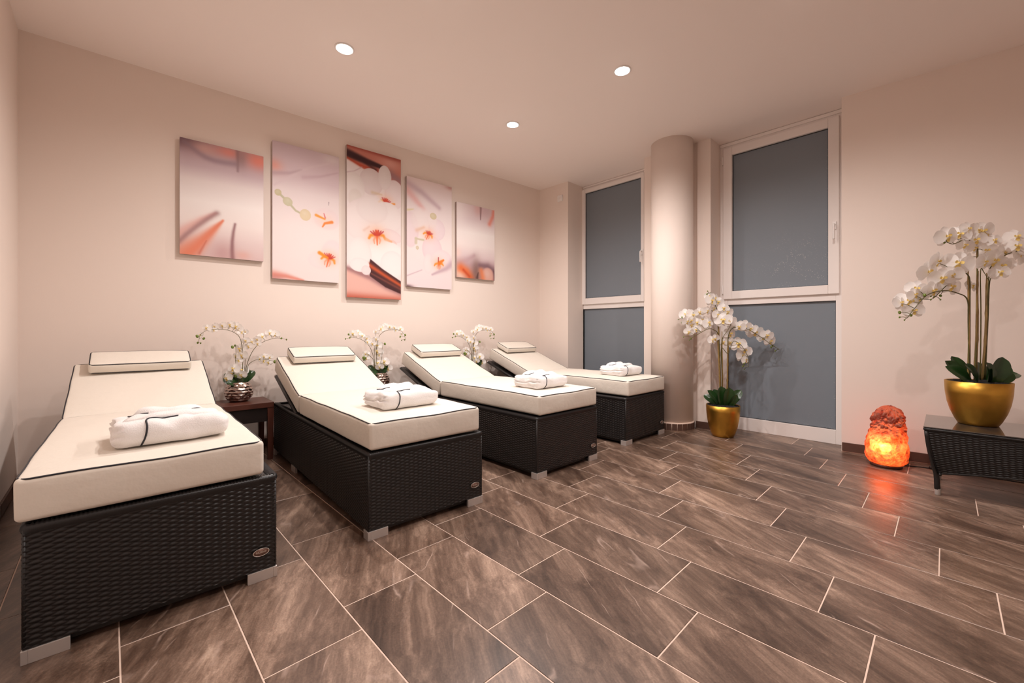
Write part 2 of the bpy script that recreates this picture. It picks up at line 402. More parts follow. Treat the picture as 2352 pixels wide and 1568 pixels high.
for k in range(NT): link('tile', rt_me, M['skirt'], pil, (0, 0, 0), (0, 0, 2 * PI * (k + 0.3) / NT))

def skirting(name, p, q, out, h=0.076, th=0.011, piece=0.6):
    """tile skirting from p to q standing on the room side 'out' of a wall"""
    p, q, out = Vector(p), Vector(q), Vector(out).normalized(); d = q - p; L = d.length; d.normalize()
    e = out * 0.004
    root = struct(link(name, prism(name, [tuple(p - out * 0.01), tuple(q - out * 0.01), tuple(q + e), tuple(p + e)], -0.02, 0.070), M['grout']))
    s = 0
    while s < L - 0.01:
        t = min(L, s + piece); a, b = p + d * (s + 0.002), p + d * (t - 0.002)
        link('tile', prism('tile', [tuple(a), tuple(b), tuple(b + out * th), tuple(a + out * th)], 0.007, h, 0.001), M['skirt'], root); s = t
skirting('baseboard_right', (rw(0.598), 0.598), (rw(YB), YB), (-1, -0.08))
skirting('baseboard_left', (-0.428, YB), (-0.428, 4.15), (1, 0))
skirting('baseboard_back', tuple(PW_A), tuple(PW_B), tuple(-pn))
skirting('baseboard_pier', (4.365, 1.785), (4.369, 1.645), (-1, 0), piece=0.3)
skirting('baseboard_corner', (4.284, 3.88), (4.291, 3.41), (-1, 0))

# windows (plane x = WX, room on the smaller-x side)
WX = 4.62
def ring(y0, y1, z0, z1, iy0, iy1, iz0, iz1, x0, x1):
    return [(x0, y0, z0, x1, iy0, z1), (x0, iy1, z0, x1, y1, z1), (x0, iy0, z0, x1, iy1, iz0), (x0, iy0, iz1, x1, iy1, z1)]
def pane_mesh(y0, y1, z0, z1, patch):
    ny, nz = 40, 56; V = []; F = []; W = []
    for j in range(nz + 1):
        for i in range(ny + 1):
            y = y0 + (y1 - y0) * i / ny; z = z0 + (z1 - z0) * j / nz
            V.append((0, y, z))
            e = min(y - y0, y1 - y, z - z0, z1 - z)
            wv = 1.2 * math.exp(-((e / 0.012) ** 2)) * (0.35 + 0.65 * (noise.noise(Vector((y * 6, z * 6, 3))) > -0.1)) * (1 if y - y0 < 0.05 or z - z0 < 0.05 else 0.4)
            if patch:
                cy, cz, ry, rz, s = patch
                wv += s * math.exp(-(((y - cy) / ry) ** 2 + ((z - cz) / rz) ** 2)) * max(0, 0.5 + 1.2 * noise.noise(Vector((y * 9, z * 9, 0))))
            W.append(min(1.0, wv))
    for j in range(nz):
        for i in range(ny):
            a = j * (ny + 1) + i; F.append((a, a + ny + 1, a + ny + 2, a + 1))
    V2 = [(0.006, v[1], v[2]) for v in (V[0], V[ny], V[-1], V[-1 - ny])]
    me = mesh('pane', V + V2, F + [(len(V), len(V) + 1, len(V) + 2, len(V) + 3)])
    at = me.attributes.new('wear', 'FLOAT', 'POINT'); at.data.foreach_set('value', W + [0] * 4); return me
def window(name, f, sash, g1, g2, handle, patch, patch2):
    fy0, fy1 = f; sy0, sy1, sz0, sz1 = sash; a0, a1, b0, b1 = g1; c0, c1, d0, d1 = g2
    tr = (d1 + sz0) / 2 + 0.0
    root = struct(link(name, boxes(name, ring(fy0, fy1, 0.0, HC, c0 - 0.0, c1, d0, 2.86, WX, WX + 0.07)
                 + [(WX + 0.001, c0, d1, WX + 0.07, c1, sz0 + 0.05), (WX - 0.012, fy0 + 0.002, sz1 + 0.022, WX + 0.01, fy1 - 0.002, HC - 0.004)], 0.0025), M['frame']))
    s = link('sash', boxes('sash', ring(sy0, sy1, sz0, sz1, a0, a1, b0, b1, WX - 0.022, WX + 0.035), 0.004), M['frame'], root)
    gk = link('gasket', boxes('gasket', ring(a0 - 0.003, a1 + 0.003, b0 - 0.003, b1 + 0.003, a0 + 0.005, a1 - 0.005, b0 + 0.005, b1 - 0.005, WX + 0.004, WX + 0.02)), M['gasket'], root)
    link('gasket', boxes('gasket', ring(c0 - 0.003, c1 + 0.003, d0 - 0.003, d1 + 0.003, c0 + 0.004, c1 - 0.004, d0 + 0.004, d1 - 0.004, WX + 0.018, WX + 0.034)), M['gasket'], root)
    link('pane', pane_mesh(a0, a1, b0, b1, patch), M['pane'], root, (WX + 0.012, 0, 0))
    link('pane', pane_mesh(c0, c1, d0, d1, patch2), M['pane'], root, (WX + 0.026, 0, 0))
    for hz in (sz0 + 0.10, sz1 - 0.12):
        link('hinge', lathe('hinge', [(0.006, -0.045), (0.0065, -0.04), (0.0065, 0.04), (0.006, 0.045)], 12), M['white_plastic'], root, (WX - 0.012, sy1 + 0.008, hz))
    hy, hz = handle
    V, F = join([rbox_vf(0.006, 0.014, 0.036, 0.005, 2, 2, 3), ])
    h = link('handle', mesh('handle', V, F, True), M['white_plastic'], root, (WX - 0.027, hy, hz))
    V, F = tube_vf(smooth_path([(-0.004, 0, 0.008), (-0.034, 0, 0.006), (-0.042, 0, -0.012), (-0.042, 0, -0.06), (-0.040, 0, -0.125)], 5), 0.0085, 10)
    link('grip', mesh('grip', V, F, True), M['white_plastic'], h)
window('window_1', (2.36, 3.403), (2.50, 3.445, 1.358, 2.905), (2.54, 3.36, 1.441, 2.853), (2.512, 3.403, 0.128, 1.297),
       (2.522, 1.95), (2.6, 1.55, 0.2, 0.15, 0.25), None)
window('window_2', (0.601, 1.642), (0.643, 1.604, 1.331, 2.893), (0.722, 1.520, 1.412, 2.812), (0.670, 1.567, 0.126, 1.271),
       (0.676, 1.93), (0.95, 1.62, 0.30, 0.22, 1.3), (0.75, 0.2, 0.15, 0.1, 0.4))

# ------------------------------------------------------------------ ceiling downlights
def downlight(x, y, label):
    t = thing('ceiling_light', label, 'lamp', (x, y, HC), 0, 'recessed ceiling downlights')
    link('trim_ring', lathe('trim_ring', [(0.064, 0.0), (0.064, -0.004), (0.060, -0.007), (0.053, -0.007), (0.050, -0.003), (0.050, 0.0)], 40, False), M['white_plastic'], t)
    link('lens', lathe('lens', [(0.0005, -0.0150), (0.022, -0.0142), (0.038, -0.0115), (0.047, -0.0075), (0.050, -0.003), (0.050, 0.0)], 40, False), M['glow'], t)
    ld = bpy.data.lights.new('bulb', 'SPOT'); ld.energy = LAMP_W; ld.color = LAMP_COL; ld.spot_size = R(164); ld.spot_blend = 1.0
    ld.shadow_soft_size = 0.032
    l = bpy.data.objects.new('bulb', ld); C.objects.link(l); l.parent = t; l.location = (0, 0, -0.055)
names = ['bright downlight in the ceiling nearest the left canvases', 'bright downlight above the third lounger, closest to the far corner',
         'downlight just past the top edge above the second lounger', 'bright downlight in the ceiling between column and picture centre',
         'downlight just past the top edge near the large window', 'downlight overhead behind the viewpoint']
for (x, y), lb in zip(LAMPS, names): downlight(x, y, lb)

# ------------------------------------------------------------------ canvases
def canvas_paint(h, corners):
    cw = 0.56; nx = 141; ny = int(h / 0.004) + 1
    X, Y = np.meshgrid(np.linspace(0, cw, nx), np.linspace(0, h, ny))
    I = np.zeros((ny, nx, 3))
    (xl, tl), (xr, tr), (_, br), (_, bl) = corners
    def q(px, py):
        u = (px - xl) / (xr - xl); t = tl + (tr - tl) * u; b = bl + (br - bl) * u
        return u * cw, (py - t) / (b - t) * h
    k = cw / (xr - xl)
    class P: pass
    p = P()
    def put(c, a): 
        nonlocal I
        I = I * (1 - a[..., None]) + np.array(c, float) * a[..., None]
    def grad(stops):
        v = Y / h; vs = [s[0] for s in stops]
        for c in range(3): I[..., c] = np.interp(v, vs, [s[1][c] for s in stops])
    def dist(pts):
        Q = [q(*t) for t in pts]; D = np.full(X.shape, 9.0); T = np.zeros(X.shape)
        n = len(Q) - 1
        for i in range(n):
            ax, ay = Q[i]; bx, by = Q[i + 1]; dx, dy = bx - ax, by - ay
            t = np.clip(((X - ax) * dx + (Y - ay) * dy) / (dx * dx + dy * dy + 1e-12), 0, 1)
            d = np.hypot(X - ax - t * dx, Y - ay - t * dy); m = d < D
            D = np.where(m, d, D); T = np.where(m, (i + t) / n, T)
        return D, T
    def stroke(pts, w0, w1, c, a=1.0, soft=2.0):
        D, T = dist(pts); wd = (w0 + (w1 - w0) * T) * k
        put(c, a * np.exp(-(D / np.maximum(wd, 1e-5)) ** soft))
    def ell(cx, cy, rx, ry, c, a=1.0, edge=0.06, rot=0):
        x, y = q(cx, cy); A = R(rot); dx = (X - x); dy = (Y - y)
        u = (dx * math.cos(A) + dy * math.sin(A)) / (rx * k); v = (-dx * math.sin(A) + dy * math.cos(A)) / (ry * k)
        d = np.sqrt(u * u + v * v); t = np.clip((1 + edge - d) / (2 * edge), 0, 1); al = a * t * t * (3 - 2 * t)
        put(c, al); put(np.array(c) - np.array([6, 9, 8]), al * 0.8 * np.clip(d, 0, 1) ** 7); put((249, 242, 240), al * 0.2 * np.exp(-(((u + 0.15) / 0.5) ** 2 + ((v + 0.2) / 0.5) ** 2)))
    def blob(cx, cy, rx, ry, c, a=1.0): 
        x, y = q(cx, cy); put(c, a * np.exp(-(((X - x) / (rx * k)) ** 2 + ((Y - y) / (ry * k)) ** 2)))
    def poly(pts, c, a=1.0, soft=4):
        Q = [q(*t) for t in pts]; ins = np.zeros(X.shape, bool); D, _ = dist(pts + [pts[0]])
        n = len(Q)
        for i in range(n):
            (x0, y0), (x1, y1) = Q[i], Q[(i + 1) % n]
            if y0 == y1: continue
            m = ((Y >= min(y0, y1)) & (Y < max(y0, y1))) & (X < x0 + (Y - y0) * (x1 - x0) / (y1 - y0)); ins ^= m
        s = np.where(ins, D, -D) / (soft * k); t = np.clip((s + 1) / 2, 0, 1); put(c, a * t)
    def heart(cx, cy, s, rot=0, reds=True):
        """orange and crimson centre of a printed orchid"""
        A = R(rot)
        def o(x, y): return (cx + s * (x * math.cos(A) - y * math.sin(A)), cy + s * (x * math.sin(A) + y * math.cos(A)))
        blob(cx, cy + s * 0.1, s * 0.75, s * 0.7, (246, 196, 168), 0.85)
        for e in (-1, 1):
            stroke([o(0.1 * e, 0.05), o(0.5 * e, 0.15), o(0.62 * e, 0.36)], s * 0.15, s * 0.09, (238, 150, 60), 0.95, 2.6)
            stroke([o(0.05 * e, 0.1), o(0.25 * e, 0.5), o(0.2 * e, 0.75)], s * 0.10, s * 0.05, (240, 150, 110), 0.7, 2.6)
        stroke([o(0, -0.15), o(0, 0.25), o(0.02, 0.85)], s * 0.13, s * 0.05, (236, 110, 60), 0.9, 2.6)
        if reds:
            for x in (-0.5, -0.3, -0.1, 0.12, 0.32, 0.5): stroke([o(x, -0.28 + 0.25 * abs(x)), o(x * 0.35, 0.1)], s * 0.045, s * 0.07, (190, 60, 70), 0.85, 2.6)
            blob(cx, cy, s * 0.22, s * 0.2, (214, 80, 50), 0.8)
    p.grad, p.stroke, p.ell, p.blob, p.poly, p.heart = grad, stroke, ell, blob, poly, heart
    def done():
        c = np.clip(I / 255, 0, 1); lin = np.where(c <= 0.04045, c / 12.92, ((c + 0.055) / 1.055) ** 2.4) * 0.86
        V = np.stack([X, np.zeros_like(X), h - Y], -1).reshape(-1, 3)
        g = np.arange(ny * nx).reshape(ny, nx); F = np.stack([g[1:, :-1], g[1:, 1:], g[:-1, 1:], g[:-1, :-1]], -1).reshape(-1, 4)
        me = bpy.data.meshes.new('print'); me.vertices.add(len(V)); me.vertices.foreach_set('co', V.ravel())
        me.loops.add(F.size); me.loops.foreach_set('vertex_index', F.ravel().astype(np.int32))
        me.polygons.add(len(F)); me.polygons.foreach_set('loop_start', np.arange(0, F.size, 4, dtype=np.int32))
        me.update(calc_edges=True); me.validate()
        at = me.color_attributes.new('ink', 'FLOAT_COLOR', 'POINT')
        at.data.foreach_set('color', np.concatenate([lin, np.ones((ny, nx, 1))], -1).ravel().astype(np.float32)); return me
    p.done = done; return p
def canvas(u0, z0, h, me, label):
    pos = PW_A + pu * u0 - pn * 0.038
    t = thing('canvas_print', label, 'picture', (pos.x, pos.y, z0), math.atan2(pu.y, pu.x), 'five hanging orchid canvases')
    link('canvas', boxes('canvas', [(0, 0.0008, 0, 0.56, 0.034, h)], 0.0015), M['canvas'], t)
    link('print', me, M['print'], t)
# 1: pale silk folds, coral at the lower left
p = canvas_paint(0.895, ((60, 88), (1040, 300), (1040, 1505), (70, 1440)))
p.grad([(0, (176, 146, 150)), (0.1, (196, 170, 176)), (0.22, (208, 186, 192)), (0.34, (236, 224, 222)), (0.52, (250, 243, 240)), (0.70, (246, 234, 230)), (0.85, (232, 212, 210)), (1, (222, 194, 192))])
p.blob(80, 100, 260, 130, (112, 84, 92), 0.85); p.blob(330, 215, 170, 95, (216, 172, 164), 0.8); p.blob(620, 255, 170, 80, (230, 142, 128), 0.85)
p.blob(980, 350, 170, 130, (236, 140, 122), 0.95); p.blob(760, 320, 70, 150, (160, 132, 132), 0.75); p.stroke([(712, 220), (716, 330), (716, 470)], 24, 16, (128, 100, 104), 0.45)
p.stroke([(110, 140), (180, 200), (260, 265), (340, 315), (440, 352), (560, 372), (680, 385)], 34, 44, (152, 128, 138), 0.62)
p.stroke([(60, 1200), (300, 1040), (450, 960)], 70, 20, (232, 180, 172), 0.8); p.stroke([(70, 1420), (300, 1270), (540, 1050)], 150, 12, (234, 160, 138), 0.85)
p.stroke([(50, 1300), (130, 1215), (240, 1120), (360, 1030), (470, 960)], 34, 36, (150, 112, 114), 0.62); p.stroke([(140, 1450), (250, 1350), (360, 1230), (460, 1120), (540, 1040)], 95, 14, (234, 130, 98), 0.75)
p.stroke([(270, 1430), (350, 1280)], 18, 8, (205, 110, 90), 0.6)
p.blob(540, 1420, 140, 170, (200, 158, 158), 0.75); p.stroke([(655, 1490), (648, 1380), (650, 1280), (664, 1170), (684, 1080)], 30, 16, (134, 90, 94), 0.72); p.blob(780, 1440, 90, 60, (226, 170, 158), 0.6)
canvas(0.818, 1.595, 0.892, p.done(), 'square orchid canvas with pale silk folds, leftmost of five')
# 2: buds on a stem and two orange flower hearts
p = canvas_paint(1.195, ((70, 68), (770, 235), (770, 1510), (70, 1475)))
p.grad([(0, (212, 190, 196)), (0.12, (222, 200, 206)), (0.24, (222, 202, 206)), (0.34, (236, 222, 222)), (0.6, (243, 231, 229)), (1, (240, 226, 224))])
p.blob(85, 320, 80, 70, (240, 172, 158), 0.9); p.stroke([(70, 400), (240, 400), (360, 370)], 26, 14, (196, 168, 176), 0.7)
p.stroke([(90, 520), (260, 425), (440, 340), (640, 300)], 16, 14, (226, 206, 210), 0.8); p.stroke([(380, 440), (560, 430), (760, 392)], 26, 9, (206, 178, 186), 0.75)
p.blob(700, 260, 120, 60, (236, 222, 222), 0.8)
p.stroke([(85, 1440), (200, 1450), (380, 1490)], 48, 12, (228, 138, 120), 0.85); p.blob(80, 1470, 120, 40, (190, 130, 128), 0.5)
p.ell(630, 860, 130, 110, (240, 222, 224), 0.8, 0.3); p.ell(700, 1200, 110, 130, (238, 222, 226), 0.7, 0.3); p.ell(560, 1280, 120, 90, (240, 224, 226), 0.6, 0.3)
p.stroke([(110, 585), (220, 690), (300, 780), (400, 830)], 14, 11, (196, 190, 160), 0.9, 6)
p.ell(125, 598, 34, 36, (206, 196, 160), 0.95); p.ell(220, 690, 50, 46, (208, 202, 172), 0.95, 0.06, 40); p.ell(400, 822, 58, 64, (228, 210, 176), 0.95)
p.blob(615, 870, 90, 70, (246, 214, 196), 0.7); p.stroke([(515, 822), (610, 862)], 17, 10, (240, 160, 70), 0.95, 4); p.stroke([(690, 893), (610, 905), (585, 940)], 19, 8, (240, 140, 70), 0.95, 4)
p.stroke([(600, 805), (615, 850)], 6, 9, (214, 110, 120), 0.8, 4); p.heart(660, 1245, 125, 18); p.stroke([(552, 1205), (640, 1255)], 22, 14, (238, 146, 50), 0.95, 4)
p.stroke([(655, 690), (655, 720)], 5, 3, (120, 100, 110), 0.7, 4)
canvas(1.445, 1.458, 1.192, p.done(), 'tall orchid canvas with green buds on a stem')
# 3: the great blossoms between dark red bands
p = canvas_paint(1.47, ((62, 50), (587, 190), (590, 1512), (70, 1500)))
p.grad([(0, (240, 228, 227)), (1, (242, 231, 229))])
p.poly([(50, 30), (600, 180), (600, 450), (480, 395), (350, 310), (240, 292), (64, 178)], (206, 132, 116), 1, 5)
p.blob(480, 230, 110, 60, (228, 168, 154), 0.9); p.stroke([(62, 52), (590, 196)], 16, 26, (165, 80, 68), 0.8)
p.stroke([(60, 128), (240, 205), (400, 262)], 44, 20, (62, 38, 42), 0.95, 4); p.stroke([(60, 172), (180, 240), (340, 300)], 12, 22, (190, 78, 52), 0.8); p.stroke([(230, 215), (330, 285)], 14, 22, (70, 42, 44), 0.7)
p.stroke([(470, 320), (590, 400)], 44, 40, (160, 122, 126), 0.85); p.stroke([(64, 312), (130, 300), (200, 262)], 6, 5, (206, 178, 184), 0.7)
p.ell(520, 520, 100, 140, (238, 222, 222), 1, 0.03); p.ell(290, 400, 112, 125, (232, 217, 216), 1, 0.03); p.ell(422, 360, 66, 116, (238, 226, 224), 1, 0.03)
p.ell(130, 470, 95, 150, (238, 228, 224), 0.9, 0.1); p.ell(140, 560, 60, 80, (228, 216, 208), 0.6, 0.3)
p.stroke([(300, 500), (390, 520)], 16, 8, (222, 198, 170), 0.8); p.heart(432, 580, 95, 25); p.stroke([(470, 615), (520, 608)], 14, 10, (240, 150, 60), 0.9, 4)
p.ell(200, 760, 165, 195, (243, 231, 229), 1, 0.03, 20); p.ell(450, 740, 150, 150, (244, 233, 231), 1, 0.03); p.ell(300, 660, 150, 130, (242, 231, 229), 0.8, 0.1)
p.ell(490, 910, 110, 60, (240, 222, 222), 1, 0.05, 15); p.ell(500, 1010, 50, 62, (238, 208, 200), 0.9, 0.08)
p.ell(440, 1080, 190, 120, (249, 242, 240), 1, 0.04); p.ell(500, 1180, 120, 130, (247, 239, 238), 1, 0.04); p.ell(180, 1100, 112, 165, (244, 236, 234), 1, 0.03)
p.stroke([(220, 860), (270, 825)], 14, 9, (232, 206, 196), 0.8); p.heart(345, 890, 125, 0); p.stroke([(430, 940), (490, 965)], 18, 10, (236, 176, 130), 0.8, 4)
p.poly([(60, 1215), (150, 1250), (270, 1290), (430, 1390), (600, 1450), (600, 1540), (60, 1520)], (233, 184, 172), 1, 8)
p.stroke([(70, 1225), (280, 1310), (440, 1395), (600, 1455)], 24, 30, (160, 116, 118), 0.85)
p.poly([(280, 1132), (400, 1225), (600, 1345), (600, 1462), (430, 1398), (275, 1295), (265, 1190)], (74, 44, 46), 1, 4)
p.stroke([(268, 1190), (420, 1285), (600, 1385)], 22, 16, (204, 92, 56), 0.95); p.stroke([(290, 1270), (440, 1345), (600, 1420)], 8, 14, (150, 84, 72), 0.6)
p.ell(180, 1190, 90, 64, (244, 235, 234), 1, 0.05); p.ell(240, 1240, 44, 44, (240, 222, 222), 1, 0.06)
p.stroke([(60, 1505), (600, 1530)], 46, 46, (192, 92, 72), 0.9)
canvas(2.078, 1.330, 1.470, p.done(), 'tallest orchid canvas, middle of five, with dark red bands')
# 4: hanging blossoms and a pale vein of silk
p = canvas_paint(1.175, ((70, 80), (636, 212), (637, 1480), (75, 1445)))
p.grad([(0, (236, 216, 214)), (0.2, (236, 222, 222)), (0.6, (244, 232, 230)), (1, (238, 222, 224))])
p.stroke([(70, 165), (250, 280), (470, 470)], 44, 26, (204, 178, 186), 0.85); p.stroke([(70, 250), (170, 370), (270, 490)], 50, 26, (232, 182, 180), 0.85)
p.blob(620, 220, 70, 26, (200, 150, 144), 0.8)
p.ell(110, 740, 100, 190, (238, 218, 222), 0.9, 0.1); p.stroke([(78, 500), (150, 490)], 12, 6, (222, 206, 160), 0.8)
p.ell(250, 620, 130, 130, (242, 228, 226), 0.7, 0.2); p.ell(440, 740, 106, 120, (238, 220, 224), 1, 0.06); p.ell(380, 620, 60, 90, (242, 228, 226), 0.8, 0.15)
p.ell(380, 985, 124, 150, (239, 219, 223), 1, 0.05); p.ell(330, 1160, 60, 110, (243, 228, 228), 0.9, 0.1); p.ell(500, 1120, 140, 120, (242, 226, 228), 0.95, 0.08)
p.ell(393, 572, 42, 36, (214, 200, 164), 0.9, 0.1); p.stroke([(190, 750), (275, 712)], 22, 16, (232, 196, 176), 0.85); p.heart(338, 785, 96, 25)
p.stroke([(172, 850), (225, 862), (270, 868)], 9, 12, (206, 196, 168), 0.9, 4); p.stroke([(180, 850), (178, 905)], 16, 18, (212, 202, 176), 0.85, 4); p.ell(195, 965, 18, 22, (214, 200, 172), 0.85)
p.heart(465, 1150, 92, 0, False); p.stroke([(460, 1085), (458, 1140)], 8, 7, (170, 70, 70), 0.8, 4); p.stroke([(475, 1150), (525, 1115)], 22, 12, (240, 130, 50), 0.95, 4)
p.stroke([(640, 1160), (560, 1220), (380, 1295)], 46, 12, (200, 172, 182), 0.85); p.stroke([(75, 1312), (250, 1240)], 8, 6, (206, 182, 190), 0.75); p.blob(78, 1450, 60, 22, (80, 50, 52), 0.9)
canvas(2.706, 1.477, 1.173, p.done(), 'orchid canvas with two hanging blossoms, fourth from left')
# 5: silk again, grey and coral at the foot
p = canvas_paint(0.875, ((130, 98), (780, 237), (782, 1430), (130, 1385)))
p.grad([(0, (226, 206, 206)), (0.2, (228, 210, 212)), (0.38, (250, 242, 239)), (0.55, (246, 234, 231)), (0.7, (228, 208, 209)), (0.82, (196, 164, 168)), (1, (196, 140, 130))])
p.blob(160, 200, 130, 300, (242, 230, 228), 0.8); p.blob(600, 250, 160, 110, (214, 182, 186), 0.8); p.stroke([(532, 170), (530, 400)], 20, 6, (110, 80, 82), 0.8); p.blob(480, 210, 60, 90, (226, 180, 176), 0.7)
p.stroke([(765, 220), (750, 340), (690, 470)], 28, 34, (238, 150, 134), 0.9); p.blob(150, 960, 50, 70, (246, 214, 204), 0.8)
p.stroke([(130, 1190), (300, 1090), (420, 1010)], 60, 30, (196, 164, 170), 0.7); p.blob(190, 1320, 90, 110, (244, 214, 196), 0.9); p.stroke([(200, 1230), (290, 1290), (380, 1390)], 70, 60, (232, 112, 60), 0.9); p.stroke([(240, 1260), (340, 1370)], 18, 20, (196, 76, 46), 0.7)
p.blob(455, 1290, 75, 180, (134, 104, 98), 0.9); p.stroke([(470, 1390), (490, 1300)], 22, 8, (84, 60, 58), 0.8)
p.stroke([(520, 1180), (660, 1190), (790, 1290)], 40, 60, (130, 100, 108), 0.85); p.ell(660, 1340, 100, 100, (226, 176, 160), 0.9, 0.2); p.stroke([(540, 1260), (570, 1390)], 40, 40, (234, 132, 84), 0.75)
p.stroke([(780, 1280), (785, 1430)], 26, 20, (96, 66, 76), 0.8)
canvas(3.333, 1.630, 0.875, p.done(), 'small orchid canvas with grey and coral foot, rightmost of five')

# small white sensor on the corner pier
t = thing('wall_sensor', 'small white square sensor box high on the corner pier', 'sensor', (4.288, 3.528, 2.755))
V, F = rbox_vf(0.012, 0.041, 0.041, 0.008, 2, 4, 4); link('housing', mesh('housing', V, F, True), M['white_plastic'], t, (-0.006, 0, 0))
V, F = rbox_vf(0.004, 0.018, 0.018, 0.003, 2, 3, 3); link('lens', mesh('lens', V, F, True), M['frame'], t, (-0.019, 0, -0.004))

# ------------------------------------------------------------------ loungers
LW, LL, LH, LZ = 0.68, 1.90, 0.415, 0.045
HINGE = 1.21; SL = math.atan(0.36)
def vec(*a): return Vector(a)
def make_lounger():
    t = thing('sun_lounger', 'x', 'lounger', (0, 0, 0), 0, 'black wicker loungers along the picture wall')
    e = 0.008
    link('inner_frame', boxes('inner_frame', [(e, e, LZ + 0.006, LW - e, LL - e, LH - 0.012)], 0.004), M['dark'], t)
    rows = 44; zt = LH - 0.016
    def panel(p0, p1, n, cols):
        p0, p1, n = Vector(p0), Vector(p1), Vector(n)
        V, F = weave_vf(lambda u, v: p0.lerp(p1, u) + Vector((0, 0, LZ + (zt - LZ) * v)), lambda u, v: n, cols, rows)
        o = link('woven_panel', mesh('woven_panel', V, F, True), M['wicker'], t); o['kind'] = 'stuff'
    panel((0.002, 0, 0), (LW - 0.002, 0, 0), (0, -1, 0), 27); panel((0, LL - 0.002, 0), (0, 0.002, 0), (-1, 0, 0), 75)
    panel((LW, 0.002, 0), (LW, LL - 0.002, 0), (1, 0, 0), 75); panel((LW - 0.002, LL, 0), (0.002, LL, 0), (0, 1, 0), 27)
    for x, y in ((0.004, 0.004), (LW - 0.004, 0.004), (0.004, LL - 0.004), (LW - 0.004, LL - 0.004)):
        link('corner_post', tube('corner_post', [(x, y, LZ), (x, y, LH - 0.012)], 0.0052, 10), M['dark'], t)
    # rim: strands lapped over the top edge, one roll per strand
    V = []; F = []
    P = rect_loop(LW / 2, LL / 2, 0, 0.012); L = [0.0]
    for i in range(len(P)): L.append(L[-1] + (P[(i + 1) % len(P)] - P[i]).length)
    n = int(L[-1] / 0.0052); n -= n % 2
    prof = [(0.003, -0.020), (0.0055, -0.008), (0.003, 0.002), (-0.006, 0.006), (-0.030, 0.0045), (-0.034, -0.006)]
    for k in range(n):
        s = L[-1] * k / n; i = max(0, min(len(P) - 1, np.searchsorted(L, s, 'right') - 1))
        a, b = P[i], P[(i + 1) % len(P)]; tt = (s - L[i]) / max(1e-9, L[i + 1] - L[i]); c = a.lerp(b, tt); d = (b - a).normalized(); out = Vector((d.y, -d.x, 0))
        bmp = 0.0018 if k % 2 else -0.0018
        for j, (o, z) in enumerate(prof):
            sc = bmp if 0 < j < 5 else 0
            V.append(Vector((LW / 2, LL / 2, LH - 0.004)) + c + out * (o + (sc if j < 3 else 0)) + Vector((0, 0, z + (sc if j > 1 else 0))))
    m = len(prof)
    for k in range(n):
        k2 = (k + 1) % n
        for j in range(m - 1): F.append((k * m + j, k2 * m + j, k2 * m + j + 1, k * m + j + 1))
    link('top_rim', mesh('top_rim', V, F, True), M['wicker'], t)
    link('deck', boxes('deck', [(0.03, 0.03, LH - 0.02, LW - 0.03, HINGE - 0.01, LH - 0.002)], 0.002), M['dark'], t)
    # feet: bent metal strips at the corners and at mid length
    h = LZ - 0.003; th = 0.012
    for sx in (0, 1):
        for y0, y1 in ((0.0, 0.05), (1.26, 1.36), (LL - 0.05, LL)):
            x0, x1 = (-0.003, th) if sx == 0 else (LW - th, LW + 0.003)
            B = [(x0, y0 - (0.003 if y0 == 0 else 0), 0, x1, y1 + (0.003 if y1 == LL else 0), h)]
            xa, xb = (th, 0.10) if sx == 0 else (LW - 0.10, LW - th)
            if y0 == 0: B.append((xa, -0.003, 0, xb, th, h))
            if y1 == LL: B.append((xa, LL - th, 0, xb, LL + 0.003, h))
            link('foot', boxes('foot', B, 0.0012), M['alu'], t)
    link('plinth', boxes('plinth', [(0.03, 0.03, 0.018, LW - 0.03, LL - 0.03, LZ + 0.01)]), M['dark'], t)
    # raised back: board, side rails and prop
    bf = link('backrest_frame', boxes('backrest_frame', [(0.02, 0.0, -0.022, LW - 0.02, 0.70, -0.004)], 0.004), M['wicker'], t, (0, HINGE + 0.05, LH - 0.008), (SL, 0, 0))
    for x in (0.022, LW - 0.022):
        link('side_rail', tube('side_rail', [(x, 0.0, -0.016), (x, 0.69, -0.016)], 0.015, 10), M['dark'], bf)
        link('rail_cap', lathe('rail_cap', [(0.0145, 0), (0.0155, 0.004), (0.0155, 0.014), (0.013, 0.017)], 12), M['alu'], bf, (x, 0.69, -0.016), (R(-90), 0, 0))
    link('back_prop', tube('back_prop', [(0.12, HINGE + 0.46, LH + 0.145), (0.12, HINGE + 0.36, LH - 0.03), (LW - 0.12, HINGE + 0.36, LH - 0.03), (LW - 0.12, HINGE + 0.46, LH + 0.145)], 0.009, 8), M['dark'], t)
    # oval maker's badge
    bd = link('badge', lathe('badge', [(0.0001, 0.0), (1, 0.0), (1, 0.06), (0.0001, 0.06)], 40, False), M['badge'], t, (LW - 0.055, -0.0052, 0.118), (R(90), 0, 0), (0.0275, 0.0145, 0.02))
    link('badge_rim', tube('badge_rim', [(math.cos(a * PI / 20), math.sin(a * PI / 20), 0.08) for a in range(40)], 0.06, 6, True), M['badge_light'], bd)
    cu = bpy.data.curves.new('lettering', 'FONT'); cu.body = 'ARTELIA'; cu.size = 0.52; cu.align_x = 'CENTER'; cu.extrude = 0.02
    tmp = bpy.data.objects.new('tmp', cu); C.objects.link(tmp); dg = bpy.context.evaluated_depsgraph_get()
    tm = bpy.data.meshes.new_from_object(tmp.evaluated_get(dg)); bpy.data.objects.remove(tmp)
    link('lettering', tm, M['badge_light'], bd, (0, -0.02, 0.08), (0, 0, 0), (0.72, 0.9, 1))
    link('underline', boxes('underline', [(-0.62, -0.16, 0.05, 0.62, -0.09, 0.10)]), M['badge_light'], bd)
    return t
lounger0 = make_lounger()

